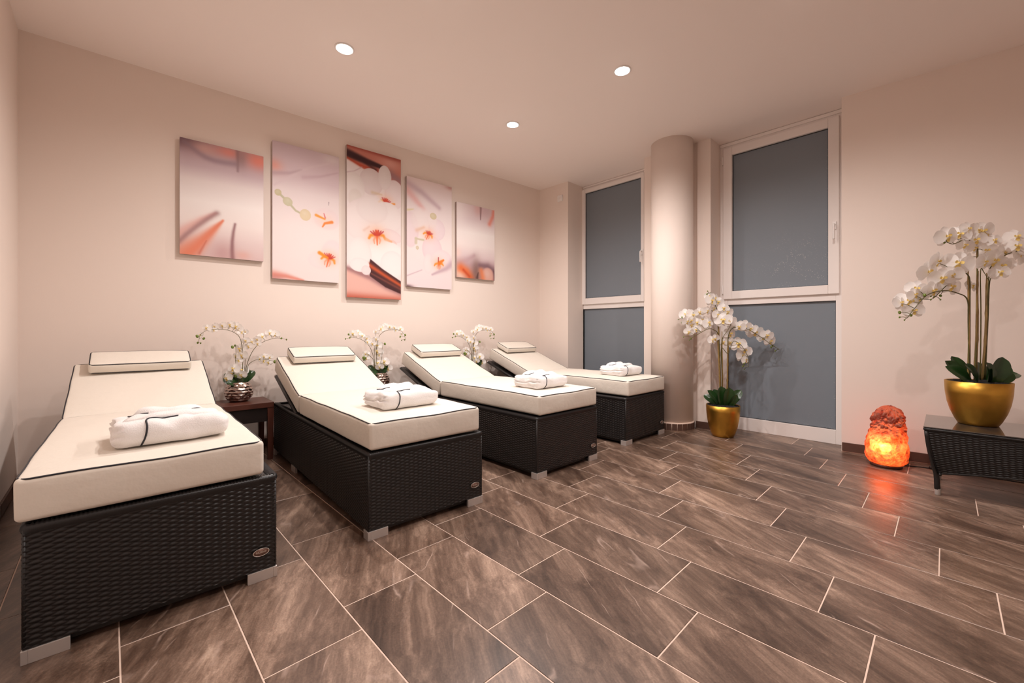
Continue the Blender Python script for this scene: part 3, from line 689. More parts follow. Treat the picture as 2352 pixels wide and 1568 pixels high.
def cushion(name, hx, hy, hz, r, puff, seed, amp, nx, ny, nz, bottom_pipe=False, mat_=None, parent=None, loc=(0, 0, 0), rot=(0, 0, 0), corner=0.03, ripple=0.0):
    def de(v):
        v = v.copy(); fx = 1 - (v.x / hx) ** 4; fy = 1 - (v.y / hy) ** 4; fz = 1 - (v.z / hz) ** 2
        if v.z > 0: v.z += puff * max(0, fx) * max(0, fy) * (v.z / hz)
        bl = puff * 0.45 * fz
        if abs(v.x) > hx * 0.9: v.x += math.copysign(bl * max(0, fy), v.x)
        if abs(v.y) > hy * 0.9: v.y += math.copysign(bl * max(0, fx), v.y)
        q = v * 5 + Vector((seed, seed * 2, 0)); nv = noise.noise_vector(q)
        v += Vector((nv.x * amp * 0.6, nv.y * amp * 0.6, nv.z * amp if v.z > -hz * 0.5 else 0))
        if ripple and v.z > 0: v.z += ripple * math.sin(v.y * 95 + 2.5 * noise.noise(Vector((v.x * 3, v.y * 4, seed)))) * max(0, fx) * max(0, noise.noise(Vector((v.x * 2.5, v.y * 3, seed + 9))) + 0.35)
        return v
    V, F = rbox_vf(hx, hy, hz, r, nx, ny, nz, de)
    o = link(name, mesh(name, V, F, True), M['ivory'], parent, loc, rot)
    i = r * 0.29
    for s in ((1, -1) if bottom_pipe else (1,)):
        P = [de(v) for v in rect_loop(hx - i, hy - i, s * (hz - i), corner)]
        P = [p + Vector((0, 0, s * 0.001)) for p in P]
        link('piping', tube('piping', P, 0.0031, 6, True), M['piping'], o)
    return o
ZT = 0.134                                                          # mattress thickness
def make_mattress(seed):
    t = thing('lounger_mattress', 'x', 'mattress', (0, 0, 0), 0, 'folded ivory mattresses on the loungers')
    hx = 0.327
    cushion('seat_section', hx, 0.605, ZT / 2, 0.016, 0.010, seed, 0.005, 18, 30, 5, parent=t, loc=(0, 0.605, ZT / 2))
    cushion('back_section', hx, 0.365, ZT / 2 - 0.003, 0.016, 0.012, seed + 5, 0.005, 18, 34, 5, parent=t, loc=(0, 1.245 + 0.365 * math.cos(SL) - (ZT / 2) * math.sin(SL) - 0.006, 0.365 * math.sin(SL) + ZT / 2 * math.cos(SL) - 0.004), rot=(SL, 0, 0), ripple=0.0034)
    return t
def make_pillow(seed):
    t = thing('head_pillow', 'x', 'pillow', (0, 0, 0), 0, 'slim ivory head pillows')
    cushion('cover', 0.247, 0.105, 0.029, 0.012, 0.010, seed, 0.004, 20, 9, 3, True, parent=t, loc=(0, 0, 0.029), corner=0.02)
    return t

# folded bathrobe: a flat bundle of layers with a rolled front, collar and navy edging
def make_robe(seed):
    t = thing('folded_bathrobe', 'x', 'bathrobe', (0, 0, 0), 0, 'folded white bathrobes on the loungers')
    rnd = random.Random(seed)
    hx, hy, hz = 0.182, 0.138, 0.043
    def de(v):
        v = v.copy(); u, w_, z = v.x / hx, v.y / hy, v.z / hz
        # front roll fatter, back lower and softer; ends taper
        v.z *= 1.0 + 0.14 * math.cos(max(-1, min(1, (w_ + 0.45) * 1.3)) * PI / 2) - 0.12 * max(0, u) ** 2
        # layers: pinched grooves round the left end and the back
        if u < -0.55 or w_ > 0.5:
            gsum = sum(math.exp(-((z - c + 0.16 * noise.noise(Vector((v.x * 14, v.y * 14, seed + c)))) / 0.10) ** 2) for c in (-0.45, 0.05, 0.5))
            k = min(1, max((-u - 0.55) / 0.3, (w_ - 0.5) / 0.3)); v.x += 0.011 * gsum * k * (1 if u < 0 else 0) ; v.y -= 0.010 * gsum * k * (1 if w_ > 0.5 else 0)
        n1 = noise.noise_vector(v * 13 + Vector((seed, 0, 0))); n2 = noise.noise(v * 34 + Vector((0, seed, 0)))
        v += Vector((n1.x * 0.011, n1.y * 0.010, (n1.z * 0.013 + n2 * 0.004) * (1 if z > -0.5 else 0.1)))
        if z > 0.3: v.z += 0.004 * math.sin(v.y * 70 + v.x * 18 + seed) * max(0, noise.noise(v * 8 + Vector((0, 0, seed))) + 0.3)
        if u > 0.5: v.z *= 1 - 0.28 * (u - 0.5) ; v.y *= 1 - 0.06 * (u - 0.5)
        v.z = max(v.z, -hz)
        return v
    V, F = rbox_vf(hx, hy, hz, 0.034, 34, 26, 8, de); V = [v + Vector((0, 0, hz)) for v in V]
    body = link('bundle', mesh('bundle', V, F, True), M['terry'], t)
    bvh = BVHTree.FromPolygons([tuple(v) for v in V], F)
    def top(x, y, lift=0.0):
        h = bvh.ray_cast(Vector((x, y, 0.4)), Vector((0, 0, -1)))[0]
        return Vector((x, y, (h.z if h else 0.06) + lift))
    def front(x, z, lift=0.0):
        h = bvh.ray_cast(Vector((x, -0.5, z)), Vector((0, 1, 0)))[0]
        return Vector((x, (h.y if h else -hy) - lift, z))
    # collar: a flap folded over the bundle towards the back, two lapels
    def flap(name, outline, th, lift):
        bm = bmesh.new(); n = 22; cx = sum(p[0] for p in outline) / len(outline); cy = sum(p[1] for p in outline) / len(outline)
        path = smooth_path([(x, y, 0) for x, y in outline] + [(outline[0][0], outline[0][1], 0)], 5)[:-1]
        ringsN = 7; vs = []
        for s in range(ringsN + 1):
            f = 1 - s / ringsN
            row = []
            for p in path:
                x = cx + (p.x - cx) * f; y = cy + (p.y - cy) * f
                edge = th * (1 - max(0, (f - 0.72) / 0.28) ** 2) + 0.0015
                q = top(x, y, lift * min(1, (1 - f) * 5) + edge + 0.0025 * noise.noise(Vector((x * 30, y * 30, seed)))); row.append(bm.verts.new(q))
            vs.append(row)
        m = len(path)
        for s in range(ringsN):
            for k in range(m):
                bm.faces.new((vs[s][k], vs[s][(k + 1) % m], vs[s + 1][(k + 1) % m], vs[s + 1][k]))
        low = [bm.verts.new(top(p.x, p.y, -0.002)) for p in path]
        for k in range(m): bm.faces.new((low[k], low[(k + 1) % m], vs[0][(k + 1) % m], vs[0][k]))
        bmesh.ops.remove_doubles(bm, verts=bm.verts[:], dist=1e-5); bmesh.ops.recalc_face_normals(bm, faces=bm.faces[:])
        me = bpy.data.meshes.new(name); bm.to_mesh(me); bm.free(); me.polygons.foreach_set('use_smooth', [True] * len(me.polygons))
        FLAPS.append(me); return link(name, me, M['terry'], t)
    FLAPS = []
    flap('collar', [(-0.115, 0.055), (-0.06, 0.012), (0.05, 0.01), (0.12, 0.055), (0.10, 0.105), (0.0, 0.125), (-0.10, 0.11)], 0.011, 0.012)
    flap('lapel', [(-0.15, -0.03), (-0.085, -0.075), (0.12, -0.055), (0.165, -0.01), (0.10, 0.025), (-0.10, 0.02)], 0.007, 0.004)
    AV = list(V); AF = [tuple(f) for f in F]
    for ch in FLAPS:
        k = len(AV); AV += [v.co.copy() for v in ch.vertices]; AF += [tuple(i + k for i in p.vertices) for p in ch.polygons]
    bv2 = BVHTree.FromPolygons([tuple(v) for v in AV], AF)
    def on(x, th, lift=0.0016):
        """point on the bundle's skin at length x, th degrees up from the front towards the top"""
        c = Vector((x, -0.055, 0.030)); d = Vector((0, -math.cos(R(th)), math.sin(R(th))))
        h = bv2.ray_cast(c + d * 0.4, -d)[0]
        return (h if h else c + d * 0.05) + d * lift
    def up(x, y, lift=0.0016):
        h = bv2.ray_cast(Vector((x, y, 0.4)), Vector((0, 0, -1)))[0]; return h + Vector((0, 0, lift))
    x0 = -0.085 + rnd.uniform(-0.01, 0.02)
    e1 = [on(x0 + dx, th) for dx, th in ((-0.014, -26), (-0.010, -12), (-0.004, 2), (0.0, 16), (0.002, 30), (0.0, 42), (0.004, 52), (0.014, 60), (0.030, 64), (0.05, 66), (0.075, 68), (0.10, 71))]
    link('edging', tube('edging', smooth_path(e1, 4), 0.0030, 6), M['piping'], t)
    for pts in (((-0.128, 0.050), (-0.124, 0.038), (-0.110, 0.024), (-0.092, 0.014), (-0.072, 0.004)), ((0.070, 0.022), (0.09, 0.034), (0.108, 0.046), (0.122, 0.060))):
        link('edging', tube('edging', smooth_path([up(x, y) for x, y in pts], 4), 0.0028, 6), M['piping'], t)
    return t
mattress0 = make_mattress(1.0); pillow0 = make_pillow(2.0); robe0 = make_robe(3.0)
robe1 = make_robe(8.0)
place = ['nearest the left wall', 'second from the left wall', 'third from the left wall', 'beside the round column']
spots = [(-0.190, 1.915, -1.3, -0.03), (0.885, 1.905, -2.4, -0.005), (2.067, 1.905, -1.0, 0.01), (3.238, 1.930, -1.3, 0.02)]
for i, (x, y, a, dx) in enumerate(spots):
    ra = R(a); Rm = Matrix.Rotation(ra, 3, 'Z')
    def at(lx, ly, z): v = Rm @ Vector((lx, ly, 0)); return (x + v.x, y + v.y, z)
    l = lounger0 if i == 0 else copy_tree(lounger0)
    l.location = (x, y, 0); l.rotation_euler = (0, 0, ra); l['label'] = 'black wicker lounger with raised back, ' + place[i]
    m = mattress0 if i == 0 else copy_tree(mattress0)
    m.location = at(LW / 2 + dx, -0.004, LH + 0.011); m.rotation_euler = (0, 0, ra); m['label'] = 'ivory mattress with dark piping on the lounger ' + place[i]
    p = pillow0 if i == 0 else copy_tree(pillow0)
    py = 1.775; pz = LH + 0.010 + (py - 1.245) * math.tan(SL) + ZT / math.cos(SL) + 0.0185
    p.location = at(LW / 2 + dx + (-0.005, 0.0, 0.0, 0.0)[i], py, pz); p.rotation_euler = Matrix.Rotation(ra, 3, 'Z').to_euler(); p.rotation_euler = (Rm @ Matrix.Rotation(SL, 3, 'X')).to_euler()
    p['label'] = 'ivory head pillow with dark piping on the lounger ' + place[i]
    r = [robe0, robe1][i] if i < 2 else copy_tree(robe1)
    rx, ry, rr = [(0.365, 0.29, 3), (0.335, 0.325, 2), (0.36, 0.30, 0), (0.42, 0.32, -3)][i]
    r.location = at(rx, ry, LH + 0.010 + ZT + 0.0135); r.rotation_euler = (0, 0, ra + R(rr))
    r['label'] = 'folded white bathrobe with navy edging on the lounger ' + place[i]

# ------------------------------------------------------------------ orchids
def petal_vf(ang, length, width, cup, z0, n=6, m=4, sharp=1.0):
    V = []; F = []; ca, sa = math.cos(ang), math.sin(ang)
    for i in range(n + 1):
        t = i / n; q = (t - 0.6) / (0.6 if t < 0.6 else 0.4); wd = width * max(0.14 if t < 0.5 else 0.05, math.sqrt(max(0, 1 - q * q)))
        for j in range(m + 1):
            s = (j / m - 0.5) * 2; x = 0.05 + t * length; y = s * wd
            z = z0 + cup * (t - 0.55) ** 2 * 1.4 - 0.12 * cup + 0.10 * wd * s * s - 0.20 * t * t * length
            V.append(Vector((x * ca - y * sa, x * sa + y * ca, z)))
    for i in range(n):
        for j in range(m):
            a = i * (m + 1) + j; F.append((a, a + m + 1, a + m + 2, a + 1))
    return V, F
def flower_meshes():
    pet = [petal_vf(R(90), 0.88, 0.36, 0.3, -0.05, 8), petal_vf(R(218), 0.86, 0.34, 0.3, -0.05, 8), petal_vf(R(322), 0.86, 0.34, 0.3, -0.05, 8),
           petal_vf(R(168), 0.98, 0.58, 0.25, 0.0, 9, 6), petal_vf(R(12), 0.98, 0.58, 0.25, 0.0, 9, 6)]
    f = mesh('flower', *join(pet), True)
    lip = []
    V, F = petal_vf(R(270), 0.42, 0.15, 0.4, 0.10, 5, 4); lip.append(([v + Vector((0, 0.02, 0.06)) for v in V], F))
    for s in (-1, 1):
        V, F = petal_vf(R(90 - 55 * s), 0.26, 0.12, 0.3, 0.1, 4, 3); lip.append(([Vector((v.x, v.y, v.z + 0.5 * abs(v.x))) for v in V], F))
    lip.append(tube_vf([(0, 0.08, 0.02), (0, 0.06, 0.14), (0, 0.0, 0.2)], [0.06, 0.075, 0.03], 8))
    return f, mesh('lip', *join(lip), True)
FL, LP = flower_meshes()
V, F = rbox_vf(0.5, 0.5, 0.68, 0.49, 2, 2, 2); BUD = mesh('bud', V, F, True)
def leaf_mesh(length, width, bend, fold):
    V = []; F = []; n, m = 14, 6
    for i in range(n + 1):
        t = i / n; q = (t - 0.62) / (0.62 if t < 0.62 else 0.38); wd = width * 1.08 * max(0.24 if t < 0.5 else 0.06, math.sqrt(max(0, 1 - q * q))); x = length * (math.sin(bend * t) / max(bend, 1e-3)); z = length * (1 - math.cos(bend * t)) / max(bend, 1e-3)
        for j in range(m + 1):
            s = (j / m - 0.5) * 2; V.append(Vector((x, s * wd, -z + fold * abs(s) * wd)))
    for i in range(n):
        for j in range(m):
            a = i * (m + 1) + j; F.append((a, a + m + 1, a + m + 2, a + 1))
    k = len(V); V2 = [v - Vector((0, 0, 0.0018)) for v in V]
    return mesh('leaf', V + V2, F + [tuple(i + k for i in reversed(q)) for q in F], True)
def orchid(root, rim_z, soil_r, sprays, canes, flowers, buds, leaves, rnd, base_spread=0.02, RT=RT, FW=FW, face=None):
    """all positions are (right, up, depth) offsets in metres from the pot's axis, up from the floor of the pot"""
    W = lambda p: RT * p[0] + FW * (p[2] if len(p) > 2 else 0) + Vector((0, 0, p[1]))
    V, F = [], []
    n = 28
    bm = bmesh.new(); bmesh.ops.create_circle(bm, cap_ends=True, segments=n, radius=soil_r)
    bmesh.ops.subdivide_edges(bm, edges=bm.edges[:], cuts=2); bmesh.ops.poke(bm, faces=bm.faces[:]); bmesh.ops.subdivide_edges(bm, edges=bm.edges[:], cuts=3, use_grid_fill=True)
    for v in bm.verts: v.co.z = 0.012 * (1 - (v.co.length / soil_r) ** 2) + 0.008 * noise.noise(v.co * 60) + 0.006 * noise.noise(v.co * 140)
    me = bpy.data.meshes.new('soil'); bm.to_mesh(me); bm.free(); me.polygons.foreach_set('use_smooth', [True] * len(me.polygons))
    link('soil', me, M['soil'], root, (0, 0, rim_z))
    for sp, r in sprays:
        P = smooth_path([W(p) for p in sp], 7); k = len(P)
        link('stem', tube('stem', P, [r * (1 - 0.55 * i / k) for i in range(k)], 7), M['stem'], root)
    allp = [[W(p) for p in sp] for sp, r in sprays]; allp = [q for P in allp for q in smooth_path(P, 7)]
    TV, TF = [], []
    for it in list(flowers) + list(buds):
        p = W(it[:3]); p2 = p + (FW * 0.012 if len(it) == 4 and it in flowers else Vector((0, 0, 0)))
        q = min((c for c in allp if c.z < p.z + 0.05), key=lambda c: (c - p2).length + 0.25 * abs(c.z - p2.z), default=None)
        if q is None or not 0.006 < (q - p2).length < 0.22: continue
        mid = q.lerp(p2, 0.5) + Vector((0, 0, 0.10 * (q - p2).length))
        v_, f_ = tube_vf(smooth_path([q, mid, p2], 4), sprays[0][1] * 0.42, 5); k = len(TV); TV += v_; TF += [tuple(i + k for i in g) for g in f_]
    if TV: link('twigs', mesh('twigs', TV, TF, True), M['stem'], root)['kind'] = 'stuff'
    for a, b, r in canes:
        A, B = W(a), W(b); P = []; Rr = []; L = (B - A).length; q = 0
        for i in range(25):
            f = i / 24; P.append(A.lerp(B, f) + Vector((0.002 * math.sin(f * 9), 0.002 * math.cos(f * 7), 0))); Rr.append(r * (1.35 if i % 6 == 3 else 1.0) * (1 - 0.15 * f))
        link('cane', tube('cane', P, Rr, 8), M['cane'], root)
    for fl_ in flowers:
        s, z, d, size = fl_[:4]
        dirv = ((face or -FW) * 1.0 + RT * rnd.uniform(-0.55, 0.55) + Vector((0, 0, rnd.uniform(-0.35, 0.25)))) if len(fl_) < 5 else (-FW * fl_[4][2] + RT * fl_[4][0] + Vector((0, 0, fl_[4][1])))
        f = link('flower', FL, M['petal'], root, W((s, z, d)), (0, 0, 0), size * rnd.uniform(0.9, 1.08))
        qt = dirv.normalized().to_track_quat('Z', 'Y'); qt = qt @ Matrix.Rotation(R(rnd.uniform(-18, 18)), 3, 'Z').to_quaternion()
        f.rotation_mode = 'QUATERNION'; f.rotation_quaternion = qt
        link('lip', LP, M['lip'], f)
    for s, z, d, size in buds:
        o = link('bud', BUD, M['bud'], root, W((s, z, d)), (rnd.uniform(-0.6, 0.6), rnd.uniform(-0.6, 0.6), 0), size)
    for az, el, L, wd, bend, roll in leaves:
        me = leaf_mesh(L, wd, bend, 0.35)
        dirx = (RT * math.cos(R(az)) + FW * math.sin(R(az))).normalized() * math.cos(R(el)) + Vector((0, 0, math.sin(R(el))))
        base = (RT * math.cos(R(az)) + FW * math.sin(R(az))) * base_spread + Vector((0, 0, rim_z - 0.01))
        fc = Vector((0, 0, 0.55)) + (face or -FW)
        zax = fc - dirx * fc.dot(dirx)
        zax.normalize(); yax = zax.cross(dirx).normalized(); zax = dirx.cross(yax)
        mt = Matrix((dirx, yax, zax)).transposed(); mt = mt @ Matrix.Rotation(R(roll), 3, 'X')
        o = link('leaf', me, M['leaf'], root, base, mt.to_euler())
def rim_pot(root, prof, m):
    """pot wall with thickness: outer profile up, inner lip down"""
    r1, z1 = prof[-1]; inner = [(r1 - 0.004, z1 + 0.001), (r1 - 0.007, z1 - 0.003), (r1 - 0.009, z1 - 0.06)]
    link('pot', lathe('pot', [(0.001, 0.0)] + prof + inner, 64, False), m, root)
# --- tall orchid in a gold pot on the floor. offsets measured from the pot axis, depth 4.0 m
K = 0.00417
def zo(x, y): return ((x / 3.92 - 100) * K, 0.305 - (y / 3.92 - 268) * K * 0.985)
def zl(L, dd=None, size=0.062): 
    rr = random.Random(len(L)); return [(*zo(x, y), rr.uniform(-0.045, 0.045) if dd is None else dd, size * (s if s else 1)) for x, y, s in L]
t = thing('potted_orchid', 'tall white orchid in a gold pot standing on the floor by the large window', 'plant', (4.229, 1.479, 0))
t.location = (4.215, 1.472, 0)
rim_pot(t, [(0.080, 0.0), (0.092, 0.004), (0.108, 0.04), (0.126, 0.10), (0.139, 0.17), (0.1455, 0.24), (0.147, 0.297)], M['gold'])
fl_ = zl([(75, 395, .8), (148, 375, .7), (240, 205, .8), (180, 215, .9), (120, 245, 1.1), (65, 235, 1), (60, 300, .9), (100, 290, .8), (275, 115, 1.15), (330, 90, .9), (255, 72, .7), (368, 118, .8),
          (375, 290, 1.35), (430, 300, 1.1), (430, 215, .9), (395, 180, .9), (320, 180, .9), (215, 285, 1.0), (160, 310, .9), (255, 315, 1.1), (120, 335, .8), (480, 330, .9), (572, 345, 1.15), (630, 365, 1.0),
          (515, 350, .9), (690, 400, 1.2), (765, 425, 1.05), (800, 478, 1.15), (755, 450, .9), (460, 412, 1.1), (400, 488, .9), (535, 508, 1.25), (470, 490, .9), (610, 565, 1.2), (585, 615, 1.1), (590, 650, .8), (315, 455, .8), (280, 470, .9), (340, 240, .9)])
bd = zl([(25, 260, 0.2), (35, 308, .2), (6, 280, .14), (240, 50, .2), (265, 20, .16), (285, 35, .12), (45, 440, .16), (90, 455, .22), (72, 468, .13), (820, 530, .24), (850, 518, .2), (848, 566, .18), (870, 563, .12), (575, 680, .24), (590, 705, .2), (605, 738, .15), (565, 712, .14)])
sp = lambda pts, dd: [(*zo(x, y), d) for (x, y), d in zip(pts, dd)]
orchid(t, 0.292, 0.138,
       [(sp([(375, 1050), (360, 700), (350, 430), (300, 375), (240, 368), (150, 410), (75, 450)], [0, 0, 0, -.02, -.04, -.06, -.08]), .0045),
        (sp([(380, 1050), (365, 600), (352, 300), (330, 215), (250, 195), (140, 215), (40, 275)], [.01, 0, .02, .02, .03, .02, 0]), .0045),
        (sp([(365, 1050), (360, 500), (352, 230), (330, 140), (290, 70), (255, 35)], [0, .01, .02, .02, 0, -.02]), .0045),
        (sp([(430, 1050), (438, 700), (436, 480), (450, 380), (500, 350), (590, 370), (700, 440), (790, 510), (850, 550)], [0, 0, 0, -.02, -.03, -.05, -.06, -.07, -.08]), .0045),
        (sp([(395, 1050), (385, 700), (380, 540), (430, 590), (470, 480), (540, 520), (590, 620), (595, 710)], [.01, .01, 0, -.02, -.03, -.04, -.05, -.05]), .0038),
        (sp([(385, 1050), (383, 700), (382, 480), (420, 380), (440, 330)], [.0, .0, 0, -.03, -.05]), .0038)],
       [((*zo(372, 1045), 0), (*zo(345, 400), 0), .0075), ((*zo(378, 1045), .012), (*zo(358, 300), .01), .006), ((*zo(425, 1045), .0), (*zo(440, 480), .0), .0075), ((*zo(395, 1045), .01), (*zo(385, 390), .0), .0045)],
       fl_, bd,
       [(200, 62, .19, .040, .5, 20), (240, 78, .20, .048, .25, 0), (100, 75, .17, .04, .5, 10), (285, 74, .19, .048, .3, 0), (330, 60, .20, .042, .5, -25), (10, 50, .19, .042, .6, 20), (40, 62, .18, .04, .6, 0), (165, 50, .16, .036, .7, 0), (305, 45, .15, .03, .7, 30)], random.Random(4), 0.045)
# --- wicker table with a glass top and the tall orchid on it
tb = thing('wicker_side_table', 'black wicker side table with a glass top against the right wall', 'table', (0, 0, 0))
TX0, TX1, TY0, TY1, TH = 3.578, 4.10, -1.02, 0.088, 0.414
cx, cy = (TX0 + TX1) / 2, (TY0 + TY1) / 2
def side_patch(p0, p1, inw):
    p0, p1, inw = Vector(p0), Vector(p1), Vector(inw); L = (p1 - p0).length
    def P(u, v):
        z_low = 0.128 + 0.055 * (1 - (2 * u - 1) ** 2); z = z_low + (TH - 0.012 - z_low) * v
        g = (TH - z) / TH; off = 0.100 * (g ** 1.5); sh = 0.075 * (g ** 1.5) * (1 - 2 * u)
        return p0.lerp(p1, u) + (p1 - p0).normalized() * sh + inw * (off + 0.006) + Vector((0, 0, z))
    return P
for (p0, p1, inw, cols) in (((TX0, TY1, 0), (TX0, TY0, 0), (1, 0, 0), 42), ((TX1, TY0, 0), (TX1, TY1, 0), (-1, 0, 0), 42), ((TX1, TY1, 0), (TX0, TY1, 0), (0, -1, 0), 20), ((TX0, TY0, 0), (TX1, TY0, 0), (0, 1, 0), 20)):
    P = side_patch(p0, p1, inw); nn = -Vector(inw)
    V, F = weave_vf(P, lambda u, v: nn, cols, 36, 0.0062)
    o = link('woven_panel', mesh('woven_panel', V, F, True), M['wicker'], tb); o['kind'] = 'stuff'
    rim = [P(u / 40, 1.0) + nn * 0.003 + Vector((0, 0, 0.002)) for u in range(41)]
    link('top_rim', tube('top_rim', rim, 0.009, 8), M['wicker'], tb)
    link('bottom_rail', tube('bottom_rail', [P(u / 40, 0.0) - nn * 0.004 for u in range(41)], 0.007, 8), M['dark'], tb)
for (x, y, sx, sy) in ((TX0, TY1, 1, -1), (TX0, TY0, 1, 1), (TX1, TY1, -1, -1), (TX1, TY0, -1, 1)):
    P = []
    for i in range(13):
        z = TH - 0.02 - (TH - 0.02) * i / 12; g = (TH - z) / TH; o = 0.100 * g ** 1.5 if g < 0.7 else 0.100 * 0.7 ** 1.5 + 0.02 * (g - 0.7); o2 = 0.75 * o
        P.append(Vector((x + sx * (o + 0.008), y + sy * (o2 + 0.008), max(z, 0.036))))
    leg = link('leg', tube('leg', P, [0.011 + 0.004 * i / 12 for i in range(13)], 10), M['dark'], tb)
    e = P[-1]; link('leg_tip', lathe('leg_tip', [(0.0135, 0), (0.014, 0.002), (0.0155, 0.036), (0.0155, 0.038)], 16), M['alu'], leg, (e.x, e.y, 0.0))
link('shelf_board', boxes('shelf_board', [(TX0 + 0.012, TY0 + 0.012, TH - 0.014, TX1 - 0.012, TY1 - 0.012, TH - 0.001)], 0.002), M['dark'], tb)
gl = bpy.data.materials.new('dark_glass'); gl.use_nodes = True; gb = gl.node_tree.nodes['Principled BSDF']
gb.inputs['Base Color'].default_value = (0.05, 0.045, 0.042, 1); gb.inputs['Roughness'].default_value = 0.06; gb.inputs['Specular IOR Level'].default_value = 0.9; gb.inputs['Coat Weight'].default_value = 0.6
link('glass_top', boxes('glass_top', [(TX0 - 0.004, TY0 - 0.004, TH, TX1 + 0.004, TY1 + 0.004, TH + 0.006)], 0.0015), gl, tb)
K2 = 0.00272
t = thing('potted_orchid', 'tall white orchid in a gold bowl on the wicker side table', 'plant', (3.895, -0.142, TH + 0.006))
rim_pot(t, [(0.080, 0.0), (0.088, 0.003), (0.102, 0.03), (0.122, 0.08), (0.136, 0.135), (0.144, 0.195), (0.1475, 0.268)], M['gold'])
def zt(x, y): return ((x / 6.272 - 210) * K2, 0.268 - (y / 6.272 + 500 - 873) * K2)
def zt2(L, size=0.064): 
    rr = random.Random(len(L)); return [(*zt(x, y), rr.uniform(-0.028, 0.022), size * s) for x, y, s in L]
fl_ = zt2([(830, 275, 1.2), (1030, 235, .9), (1130, 165, .9), (1290, 185, .9), (1390, 185, 1.), (1450, 225, .8), (1250, 320, .9), (1100, 390, .8), (1500, 330, .8), (760, 620, 1.1), (1000, 655, 1.2), (640, 765, 1.1), (745, 870, 1.2),
           (870, 830, 1.), (915, 985, 1.), (650, 1045, 1.05), (450, 1010, .9), (360, 1200, 1.1), (200, 1220, .9), (370, 1330, .85), (480, 1180, .8), (400, 1100, .8), (1500, 615, 1.2), (1620, 690, 1.1), (1560, 790, .9), (1730, 650, .8), (1340, 640, .9),
           (1820, 420, 1.1), (1690, 500, 1.), (1930, 500, 1.), (1880, 270, .9), (1450, 460, .9), (1260, 970, .7), (1180, 560, .8), (2080, 560, 1.), (2180, 640, .9), (2260, 760, .9), (2060, 430, .9), (1250, 430, .7)])
bd = zt2([(820, 345, .24), (1018, 285, .2), (930, 330, .12), (520, 1105, .24), (660, 1110, .2), (795, 1108, .2), (690, 1130, .12), (725, 1170, .12), (580, 1172, .12), (500, 1160, .1), (212, 1350, .24), (325, 1395, .18), (185, 1420, .14), (235, 1460, .12), (2330, 860, .2), (2350, 920, .15), (2000, 300, .16)])
sp = lambda pts, dd: [(*zt(x, y), d * 0.3) for (x, y), d in zip(pts, dd)]
orchid(t, 0.262, 0.138,
       [(sp([(1270, 2300), (1300, 1500), (1310, 700), (1315, 470), (1290, 390), (1190, 320), (1080, 315), (930, 375), (830, 350)], [0, 0, 0, 0, 0, -.02, -.04, -.05, -.06]), .0042),
        (sp([(1200, 2300), (1200, 1300), (1200, 900), (1160, 800), (1090, 770), (960, 870), (780, 1020), (640, 1150), (500, 1165)], [0, 0, 0, 0, -.01, -.02, -.04, -.05, -.06]), .0042),
        (sp([(1190, 2300), (1180, 1500), (1165, 1170), (1010, 1075), (800, 1040), (560, 1100), (380, 1270), (250, 1430)], [0, 0, 0, -.02, -.03, -.05, -.07, -.08]), .0042),
        (sp([(1350, 2300), (1360, 1400), (1355, 760), (1400, 780), (1460, 900)], [0, 0, 0, -.01, -.02]), .0035),
        (sp([(1400, 2300), (1440, 1500), (1470, 900), (1500, 700), (1620, 580), (1760, 500), (1960, 480), (2200, 650), (2340, 880)], [0, 0, 0, 0, -.02, -.03, -.04, -.05, -.06]), .0042),
        (sp([(1420, 2300), (1460, 1500), (1490, 900), (1560, 840)], [0, 0, 0, -.02]), .0035),
        (sp([(1290, 2300), (1310, 900), (1320, 400), (1340, 300), (1380, 240)], [.01, .01, .01, 0, -.02]), .004)],
       [((*zt(1185, 2330), 0), (*zt(1190, 880), 0), .0042), ((*zt(1215, 2330), .014), (*zt(1212, 720), .012), .004), ((*zt(1275, 2330), .0), (*zt(1322, 250), .0), .0046), ((*zt(1330, 2330), .012), (*zt(1358, 750), .012), .0034), ((*zt(1390, 2330), .0), (*zt(1470, 880), .0), .0046), ((*zt(1420, 2330), .015), (*zt(1485, 780), .012), .004)],
       fl_, bd,
       [(185, 45, .17, .040, .5, 0), (160, 62, .17, .040, .4, 0), (215, 55, .16, .042, .5, 15), (260, 60, .15, .040, .6, 20), (120, 75, .18, .04, .3, 0), (300, 66, .18, .046, .4, 0), (340, 55, .17, .044, .5, -15), (355, 28, .21, .044, .4, -35), (30, 60, .17, .04, .5, 0), (275, 50, .11, .024, .8, 30), (320, 35, .14, .03, .8, 0)], random.Random(9), 0.05)

